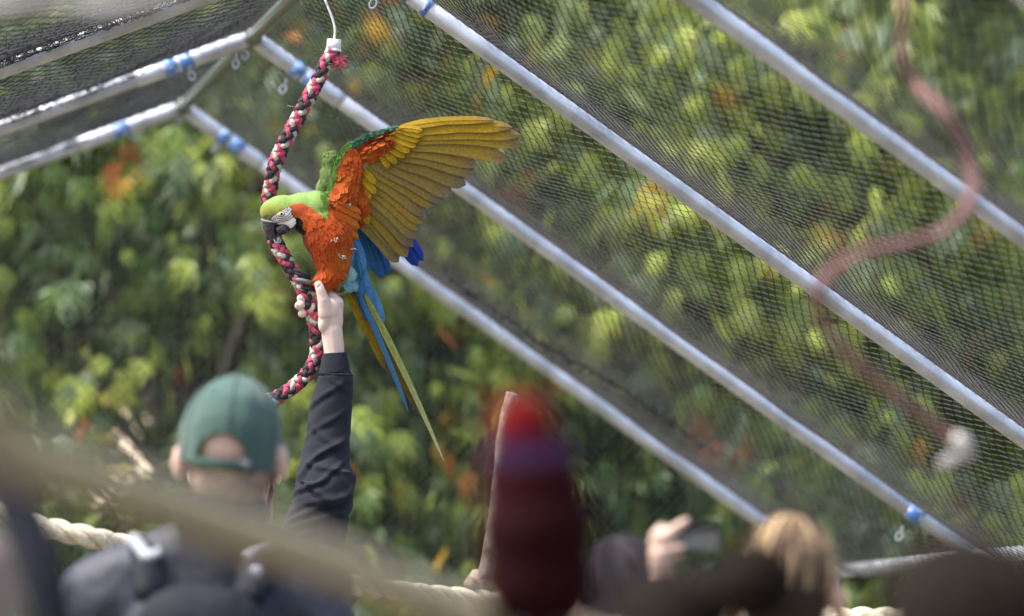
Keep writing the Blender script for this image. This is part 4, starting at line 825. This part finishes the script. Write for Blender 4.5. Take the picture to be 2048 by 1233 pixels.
# --- person with raised arm behind him
HD = 13.33
hq = P(470, 905, 12.75); s2 = hq[2] / HEADC; loc2 = (hq[0], hq[1], 0)
kp = thing('person', 'person in a dark navy sweater raising one pale hand to the rope and macaw', 'person', (loc2[0], loc2[1], -0.02)); L2 = (loc2[0], loc2[1], -0.02)
arms2 = dict(ARM); it = head_items(0, 1.0) + torso_items() + leg_items() + arm_items(0, ARM, (-1,)) + hand_items(ARM[-1][2], -1)
for q_ in (-1, 1): it += [('c', (q_ * 0.095, -0.05, 0.045), (q_ * 0.105, 0.14, 0.035), 0.038, 0.034)]
v1, f1, _ = blob(it, 0.008, 3); v1 = xf(v1, L2, 0, s2)
hi = [('c', (669, 740, 0), (668, 700, 0), 21, 21.5), ('c', (668, 700, 0), (664, 665, 0), 21.5, 22.5), ('e', (663, 640, 2), (24, 40, 20), 0.06), ('e', (662, 622, 4), (24, 28, 17)), ('e', (650, 640, -8), (14, 28, 16), 0.15), ('e', (660, 622, -6), (20, 28, 16)),
      ('c', (650, 628, -14), (647, 600, -20), 15, 12.5), ('c', (647, 600, -20), (641, 580, -22), 12, 10), ('c', (641, 580, -22), (637, 570, -21), 10, 8.5),
      ('c', (676, 622, 6), (677, 605, 2), 11.5, 11), ('c', (677, 605, 2), (655, 583, 10), 10.5, 9.5), ('c', (655, 583, 10), (630, 584, 24), 9.5, 8.5), ('c', (630, 584, 24), (601, 597, 8), 8.5, 8),
      ('c', (675, 628, 16), (675, 614, 16), 11.5, 10.5), ('c', (675, 614, 16), (648, 596, 30), 10, 9.5), ('c', (648, 594, 30), (618, 602, 28), 9.5, 8.5), ('c', (618, 602, 28), (598, 612, 2), 9, 9.2),
      ('c', (674, 632, 20), (670, 618, 24), 11, 10), ('c', (670, 618, 24), (642, 610, 36), 10, 9), ('c', (642, 610, 36), (617, 622, 32), 9, 8), ('c', (617, 622, 32), (604, 628, 6), 8.5, 8.6),
      ('c', (670, 642, 20), (664, 632, 28), 10, 9), ('c', (664, 632, 28), (642, 628, 36), 9, 8), ('c', (642, 628, 36), (622, 640, 30), 8, 7)]
v2, f2, _ = blob(hi, 1.4, 14, 0.2); v2 = PX(v2, HD)
v, f, _ = join([(v1, f1), (v2, f2)]); mesh('body', v, f, M['skinpale'], kp)
for cx_, cy_, cz_, rx_, ry_ in ((636.5, 571, -28.5, 4.6, 6.2), (594, 611, -5.5, 3.4, 4.2)):
    v, f, _ = blob([('e', (cx_, cy_, cz_), (rx_, ry_, 1.8))], 0.5, 2); mesh('nail', PX(v, HD), f, M['nail'], kp)
# sleeve with folds, then torso of the sweater
rows = [(669, 706, 23.5, 0), (669.5, 716, 26, 0), (670, 730, 29, 0), (670, 744, 31, 0), (670.5, 748, 30, 0), (671, 754, 35, 0), (670, 775, 37, 0), (664, 805, 41, -2), (659, 845, 43, -6), (655, 885, 45, -14), (651, 920, 49, -24), (650, 945, 55, -34), (652, 965, 58, -40), (648, 990, 59, -44), (641, 1020, 60, -42), (632, 1055, 64, -34), (618, 1095, 70, -20), (590, 1135, 76, 0), (555, 1165, 78, 20)]
S = spline(np.array(rows, float), 230); na = 84; an = np.linspace(0, 2 * math.pi, na, endpoint=False); V = np.zeros((230, na, 3))
t = np.gradient(S[:, [0, 1]], axis=0); t /= np.linalg.norm(t, axis=1)[:, None]; nr = np.stack([t[:, 1], -t[:, 0]], 1) * -1
yy = S[:, 1:2]; aa = an[None]; ripple = np.zeros((230, na))
for k, (yc, sl, wdt, amp, ph, aw) in enumerate(((790, 26, 7, 3.2, -1.2, 1.2), (770, -18, 6, 2.2, -2.0, 0.9), (835, 34, 7, 3.4, -1.7, 1.1), (868, -22, 8, 3.6, -1.1, 1.0), (893, 30, 7, 4.2, -1.9, 1.1), (915, 40, 7, 4.8, -1.3, 1.2), (936, -16, 7, 4.5, -1.6, 1.2), (955, 36, 7, 5.2, -1.5, 1.3), (975, -34, 8, 5.0, -1.1, 1.0), (993, 30, 8, 5.6, -1.9, 1.2), (1015, 44, 8, 5.5, -1.6, 1.2), (1038, 30, 9, 5.0, -1.7, 1.3), (1065, 40, 9, 4.5, -1.5, 1.3), (905, 30, 8, 4, 1.4, 1.5), (960, 30, 8, 4, 1.5, 1.5))):
    da = np.angle(np.exp(1j * (aa - ph))); yr = yc + sl * da + 4 * np.sin(2.3 * da + k); e = (yy - yr) / wdt; ripple += amp * np.exp(-(da / aw) ** 2) * (np.exp(-e ** 2) - 0.75 * np.exp(-((yy - yr - 1.7 * wdt) / wdt) ** 2))
ripple += 0.8 * noise(np.stack([np.broadcast_to(yy, ripple.shape).ravel(), 40 * np.cos(np.broadcast_to(aa, ripple.shape)).ravel(), 40 * np.sin(np.broadcast_to(aa, ripple.shape)).ravel()], 1), 0.06, 17).reshape(ripple.shape); ripple *= np.clip((S[:, 1:2] - 752) / 12, 0, 1)
R_ = S[:, 2:3] + ripple; bump_ = np.exp(-((yy - 966) / 16) ** 2) * np.clip(np.cos(aa), 0, 1) ** 3 * 7
V[:, :, 0] = S[:, :1] + nr[:, :1] * (R_ + bump_) * np.cos(aa); V[:, :, 1] = S[:, 1:2] + nr[:, 1:2] * (R_ + bump_) * np.cos(aa); V[:, :, 2] = S[:, 3:4] + R_ * np.sin(aa) * 0.92
f = [[i * na + j, i * na + (j + 1) % na, (i + 1) * na + (j + 1) % na, (i + 1) * na + j] for i in range(229) for j in range(na)]
sv = PX(V.reshape(-1, 3), HD); f.append([229 * na + j for j in range(na)])
# bend the sleeve towards the shoulder of the hidden torso
tgt = np.array([0.19, 0.0, 1.37]) * s2 + np.array(L2); cent = sv.reshape(230, na, 3).mean(1)
sw_items = torso_items(0.02) + arm_items(0.016, ARM, (-1,), 0.93); tv, tf2, _ = blob(sw_items, 0.012, 4); tv = xf(tv, L2, 0, s2)
e0 = cent[-1]; cv2, cf2, _ = blob([('c', e0, tgt, 0.085, 0.085)], 0.010, 4)
v, f_, _ = join([(sv, f), (tv, tf2), (cv2, cf2)]); mesh('sweater', v, f_, M['sweater'], kp)
ring = PX(np.stack([671 + 34.0 * np.cos(an), 748.5 + 2.5 * np.cos(an), 34.0 * np.sin(an) * 0.92], 1), HD); v, f = tube(np.vstack([ring, ring[:1]]), 1.0 * HD / FPX, 6, False); mesh('cuff_seam', v, f, M['sweater'], kp)
v, f, _ = blob(leg_items(0.012) + [('e', (0, 0, 0.92), (0.165, 0.122, 0.13))], 0.014, 4); mesh('trousers', xf(v, L2, 0, s2), f, M['denim'], kp)
for q_ in (-1, 1):
    v, f, _ = blob([('c', (q_ * 0.095, -0.05, 0.05), (q_ * 0.105, 0.145, 0.04), 0.047, 0.042)], 0.008, 3); v[:, 2] = np.maximum(v[:, 2], 0.022); mesh('shoe', xf(v, L2, 0, s2), f, M['shoe'], kp)
    v, f, _ = blob([('e', (q_ * 0.030, 0.078, HEADC), (0.012, 0.012, 0.011))], 0.002, 1); mesh('eye', xf(v, L2, 0, s2), f, M['facewhite'], kp)
hair(kp, L2, 0, s2, 1.0, 0, [[0.30, 0.19, 0.15], [0.36, 0.24, 0.20], [0.22, 0.13, 0.10]], 0.17, 240, 5, 0.006)

# --- onlookers in front
q, s = head_at(1578, 1158, 9.0)
g1, L = person('person with blonde streaked brown hair standing by the phone', (q[0], q[1], 0), -0.25, s, M['skintan'], M['grey'], M['denim'], 1.12)
hair(g1, L, -0.25, s, 1.12, 0, [[0.045, 0.03, 0.023], [0.065, 0.045, 0.033], [0.05, 0.035, 0.027], [0.50, 0.36, 0.20], [0.40, 0.28, 0.15], [0.07, 0.05, 0.04], [0.10, 0.07, 0.05], [0.08, 0.055, 0.042]], 0.0, 420, 21, 0.0060, part=0.0)
q, s = head_at(1252, 1184, 9.9)
aph = {1: [(0.20, 0, 1.375), (0.27, 0.10, 1.20), (0.135, 0.22, 1.60)], -1: ARM[-1]}
ph_w = None
g2, L = person('black haired person holding up a phone beside the red parrot', (q[0], q[1], 0), 0.0, s, M['skin'], M['grey'], M['denim'], 1.10, 0.0, aph, (-1,),
    extra=None)
hair(g2, L, 0.0, s, 1.10, 0, [[0.022, 0.020, 0.024], [0.035, 0.030, 0.034], [0.015, 0.014, 0.016]], 0.0, 320, 22, 0.0065, part=-0.35)
# the raised hand and the phone
PD = 9.55; kx = PD / FPX
hi = [('c', (1325, 1155, 10), (1322, 1110, 4), 26, 25), ('e', (1325, 1085, 0), (28, 30, 15), 0.3), ('c', (1330, 1075, -4), (1350, 1058, -6), 13, 11), ('c', (1350, 1058, -6), (1371, 1044, -2), 11, 9), ('c', (1312, 1072, 0), (1322, 1058, 6), 12, 10), ('c', (1322, 1058, 6), (1346, 1066, 20), 10, 9), ('c', (1308, 1085, 6), (1330, 1088, 24), 11, 9), ('c', (1330, 1088, 24), (1356, 1096, 24), 9, 8), ('c', (1312, 1098, 6), (1335, 1108, 22), 11, 9), ('c', (1335, 1108, 22), (1358, 1112, 22), 9, 8), ('c', (1335, 1100, -6), (1352, 1098, -9), 10, 8), ('c', (1352, 1098, -9), (1364, 1095, -8), 8, 7)]
v, f, _ = blob(hi, 2.0, 4); 
wr = np.array(aph[1][2]) * s + np.array(L); e = PX(np.array([[1325, 1155, 10.0]]), PD)[0]
v2, f2, _ = blob([('c', wr, e, 0.03, 0.026)], 0.006, 3)
bo_ = [c_ for c_ in g2.children if c_.name.startswith('body')][0]; old = bo_.data
ov = np.array([x.co for x in old.vertices]) + np.array(g2.location); of = [list(p.vertices) for p in old.polygons]
v, f, _ = join([(ov, of), (PX(v, PD), f), (v2, f2)]); bpy.data.objects.remove(bo_); mesh('body', v, f, M['skin'], g2)
phn = thing('phone', 'dark phone held up sideways in one hand beside the blonde haired person', 'phone', P(1392, 1075, PD))
v, f = sup((0, 0, 0), (1, 1, 1), 0.22, 44); v = v * [50, 27, 5.2] + [1392, 1076, 4]; v[:, 1] += (v[:, 0] - 1392) * 0.02; mesh('case', PX(v, PD), f, M['phone'], phn)
v, f = sup((0, 0, 0), (1, 1, 1), 0.16, 44); v = v * [46, 18.5, 0.8] + [1392, 1082, -1.6]; v[:, 1] += (v[:, 0] - 1392) * 0.02; mesh('screen', PX(v, PD), f, M['screen'], phn)

q, s = head_at(1335, 1298, 6.3)
g3, L = person('dark brown haired person with a hair bun in front of the blonde haired person', (q[0], q[1], 0), 0.1, s, M['skin'], M['grey'], M['denim'], 1.12)
hair(g3, L, 0.1, s, 1.12, 0, [[0.008, 0.006, 0.005], [0.012, 0.009, 0.007]], 0.0, 260, 23, 0.008)
parts = []; rn = np.random.default_rng(6); bc = P(1512, 1165, 6.15); 
v, f, _ = blob([('e', bc, (0.044, 0.044, 0.042)), ('c', bc, P(1430, 1190, 6.22), 0.03, 0.035)], 0.005, 3); parts.append((v, f, np.array([0.007, 0.0055, 0.0045])))
for k in range(40):
    ax = rn.normal(size=3); ax /= np.linalg.norm(ax); b1 = np.cross(ax, [0.3, 0.5, 0.8]); b1 /= np.linalg.norm(b1); b2 = np.cross(ax, b1); a_ = np.linspace(0, rn.uniform(2.5, 5), 20); tv, tf_ = tube(bc + 0.044 * (np.cos(a_)[:, None] * b1 + np.sin(a_)[:, None] * b2), 0.0035, 5); parts.append((tv, tf_, np.array([0.012, 0.009, 0.007]) * rn.uniform(.7, 1.3)))
v, f, c_ = join(parts); mesh('hair_bun', v, f, M['hair'], g3, col=c_)
q, s = head_at(1925, 1275, 6.0)
g4, L = person('person with near black hair turned aside below the eave pipe', (q[0], q[1], 0), 1.25, s, M['skintan'], M['grey'], M['denim'], 1.12)
hair(g4, L, 1.25, s, 1.12, 0, [[0.008, 0.006, 0.005], [0.012, 0.009, 0.007]], 0.05, 300, 24, 0.009, 0.30, 0.012)
sh = P(-62, 1120, 6.9); s = 0.93
g5, L = person('person in a taupe jacket with a dark strap beside the cream rope end', (sh[0] - 0.215 * s, sh[1], 0), 0.0, (sh[2]) / 1.375, M['skin'], M['taupe'], M['denim'], 1.12)
hair(g5, L, 0, (sh[2]) / 1.375, 1.12, 0, [[0.03, 0.025, 0.02], [0.05, 0.04, 0.03]], 0.1, 200, 25)
bg_ = thing('shoulder_bag', 'dark navy shoulder bag hanging from the taupe jacket', 'bag', P(40, 1600, 6.3))
v, f = ribbon([P(-120, 850, 6.8), P(-60, 870, 6.8), P(0, 940, 6.78), P(46, 1040, 6.77), P(80, 1140, 6.76), P(105, 1240, 6.76), P(120, 1380, 6.76), P(120, 1480, 6.76)], 0.052, 0.03, (0.2, -1, 0.1)); mesh('strap', v, f, M['sweater'], bg_)
v, f = sup((0, 0, 0), (0.13, 0.06, 0.10), 0.4); mesh('pouch', v + P(110, 1640, 6.26), f, M['sweater'], bg_)

# ------------------------------------------------------------------ red parrot on the weathered rope, out of focus
ED = 5.75
ecl = thing('red_parrot', 'dark maroon parrot with scarlet head and violet nape perched with its back turned', 'parrot', P(1080, 1262, ED))
it = [('e', (1046, 852, 0), (66, 66, 60)), ('e', (1052, 905, 0), (80, 64, 66)), ('e', (1066, 960, 2), (110, 92, 86)), ('e', (1076, 1060, 4), (126, 132, 94)), ('e', (1082, 1160, 6), (122, 122, 86)), ('e', (1092, 1270, 10), (58, 110, 50)), ('c', (1040, 1230, -10), (1045, 1260, -14), 20, 14), ('c', (1120, 1235, -10), (1122, 1268, -14), 20, 14)]
v, f, nv_ = blob(it, 5.0, 12); x, y = v[:, 0], v[:, 1] + 6 * noise(v, 0.03, 4)
c_ = np.tile([0.014, 0.0013, 0.0025], (len(v), 1)); c_[(y < 925) & (np.abs(x - 1054) < 90)] = [0.014, 0.005, 0.026]; m = (y >= 930) & (y < 1010); c_[m] = [0.02, 0.0015, 0.003]; c_[y < 878] = [0.085, 0.002, 0.0025]; mesh('body', PX(v, ED), f, M['plumedark'], ecl, col=c_)
for sx in (-1, 1):
    for k in range(7): feather('wing_feather', (1076 + sx * (70 - k * 8), 985 + k * 12), (1082 + sx * (44 - k * 5), 1250 + k * 16), 44, -60 - k * 3, -40, [0.018, 0.002, 0.0035], [0.012, 0.002, 0.006], [0.008, 0.003, 0.012], parent=ecl, seed=300 + k)
for o in list(ecl.children):
    if o.name.startswith('wing_feather'):
        me = o.data; me.materials[0] = M['plumedark']; vv = np.array([q_.co for q_ in me.vertices]) + np.array(ecl.location); qd = vv - CO; dd = qd @ CF; fac = ED / DB
        vv = CO + qd * fac; me.vertices.foreach_set('co', (vv - np.array(ecl.location)).ravel())
for k in range(5):
    a0, b0 = PX(np.array([[1088 + (k - 2) * 10, 1300, 0], [1098 + (k - 2) * 13, 1480, 10]]), ED); v, f = ribbon([a0, (a0 + b0) / 2, b0], 0.018, 0.002, (0, -1, 0.2)); mesh('tail_feather', v, f, M['maroon'] if 'maroon' in M else M.setdefault('maroon', mat('maroon_feather', (0.06, 0.006, 0.008), 0.6)), ecl)
v, f = tube(PX(spline([(1046, 842, 58), (1046, 846, 82), (1045, 864, 92), (1045, 880, 84)], 12), ED), np.array([20, 20, 19, 18, 17, 16, 14, 12, 9, 7, 4, 2]) * ED / FPX, 10); mesh('beak', v, f, M['claw'], ecl)
for sx in (-1, 1):
    v, f, _ = blob([('e', (1046 + sx * 50, 846, 20), (8, 9, 9))], 1.2, 1); mesh('eye', PX(v, ED), f, M['eye'], ecl)
    ft = [tube(PX(spline([(1082 + sx * 40, 1255, -14), (1082 + sx * 40 + dx_, 1262, -45), (1082 + sx * 40 + dx_, 1285, -50)], 8), ED), np.linspace(9, 6, 8) * ED / FPX, 7) for dx_ in (-10, 8)]; v, f, _ = join(ft); mesh('foot', v, f, M['claw'], ecl)

# ------------------------------------------------------------------ bare branch perch behind the red parrot
br = thing('branch_perch', 'pale bare branch perch with a sawn top standing behind the red parrot', 'branch', (P(945, 1250, 12.85)[0], P(945, 1250, 12.85)[1], 0))
base = P(935, 1260, 12.85); pts = [np.array([base[0] - 0.02, base[1], -0.03]), np.array([base[0] - 0.01, base[1], 0.6]), P(948, 1225, 12.8), P(966, 1165, 12.78), P(984, 1090, 12.78), P(994, 1000, 12.8), P(1000, 900, 12.82), P(1010, 835, 12.84), P(1025, 790, 12.86)]
bp_ = spline(np.array(pts), 110); rr_ = np.interp(np.linspace(0, 1, 110), [0, .3, .6, .8, .95, 1], [0.028, 0.023, 0.016, 0.0105, 0.014, 0.0165]); rr_ = rr_ * (1 + 0.09 * noise(bp_, 16, 9)); v, f = tube(bp_, rr_, 14); v += 0.0025 * noise(v, 60, 3)[:, None]; mesh('stem', v, f, M['wood'], br)
v, f = tube(np.array([P(950, 1180, 12.74), P(946, 1172, 12.72), P(940, 1168, 12.70)]), [0.018, 0.016, 0.015], 10); mesh('sawn_stub', v, f, M['wood'], br)

bpy.data.scenes.remove(TMP)
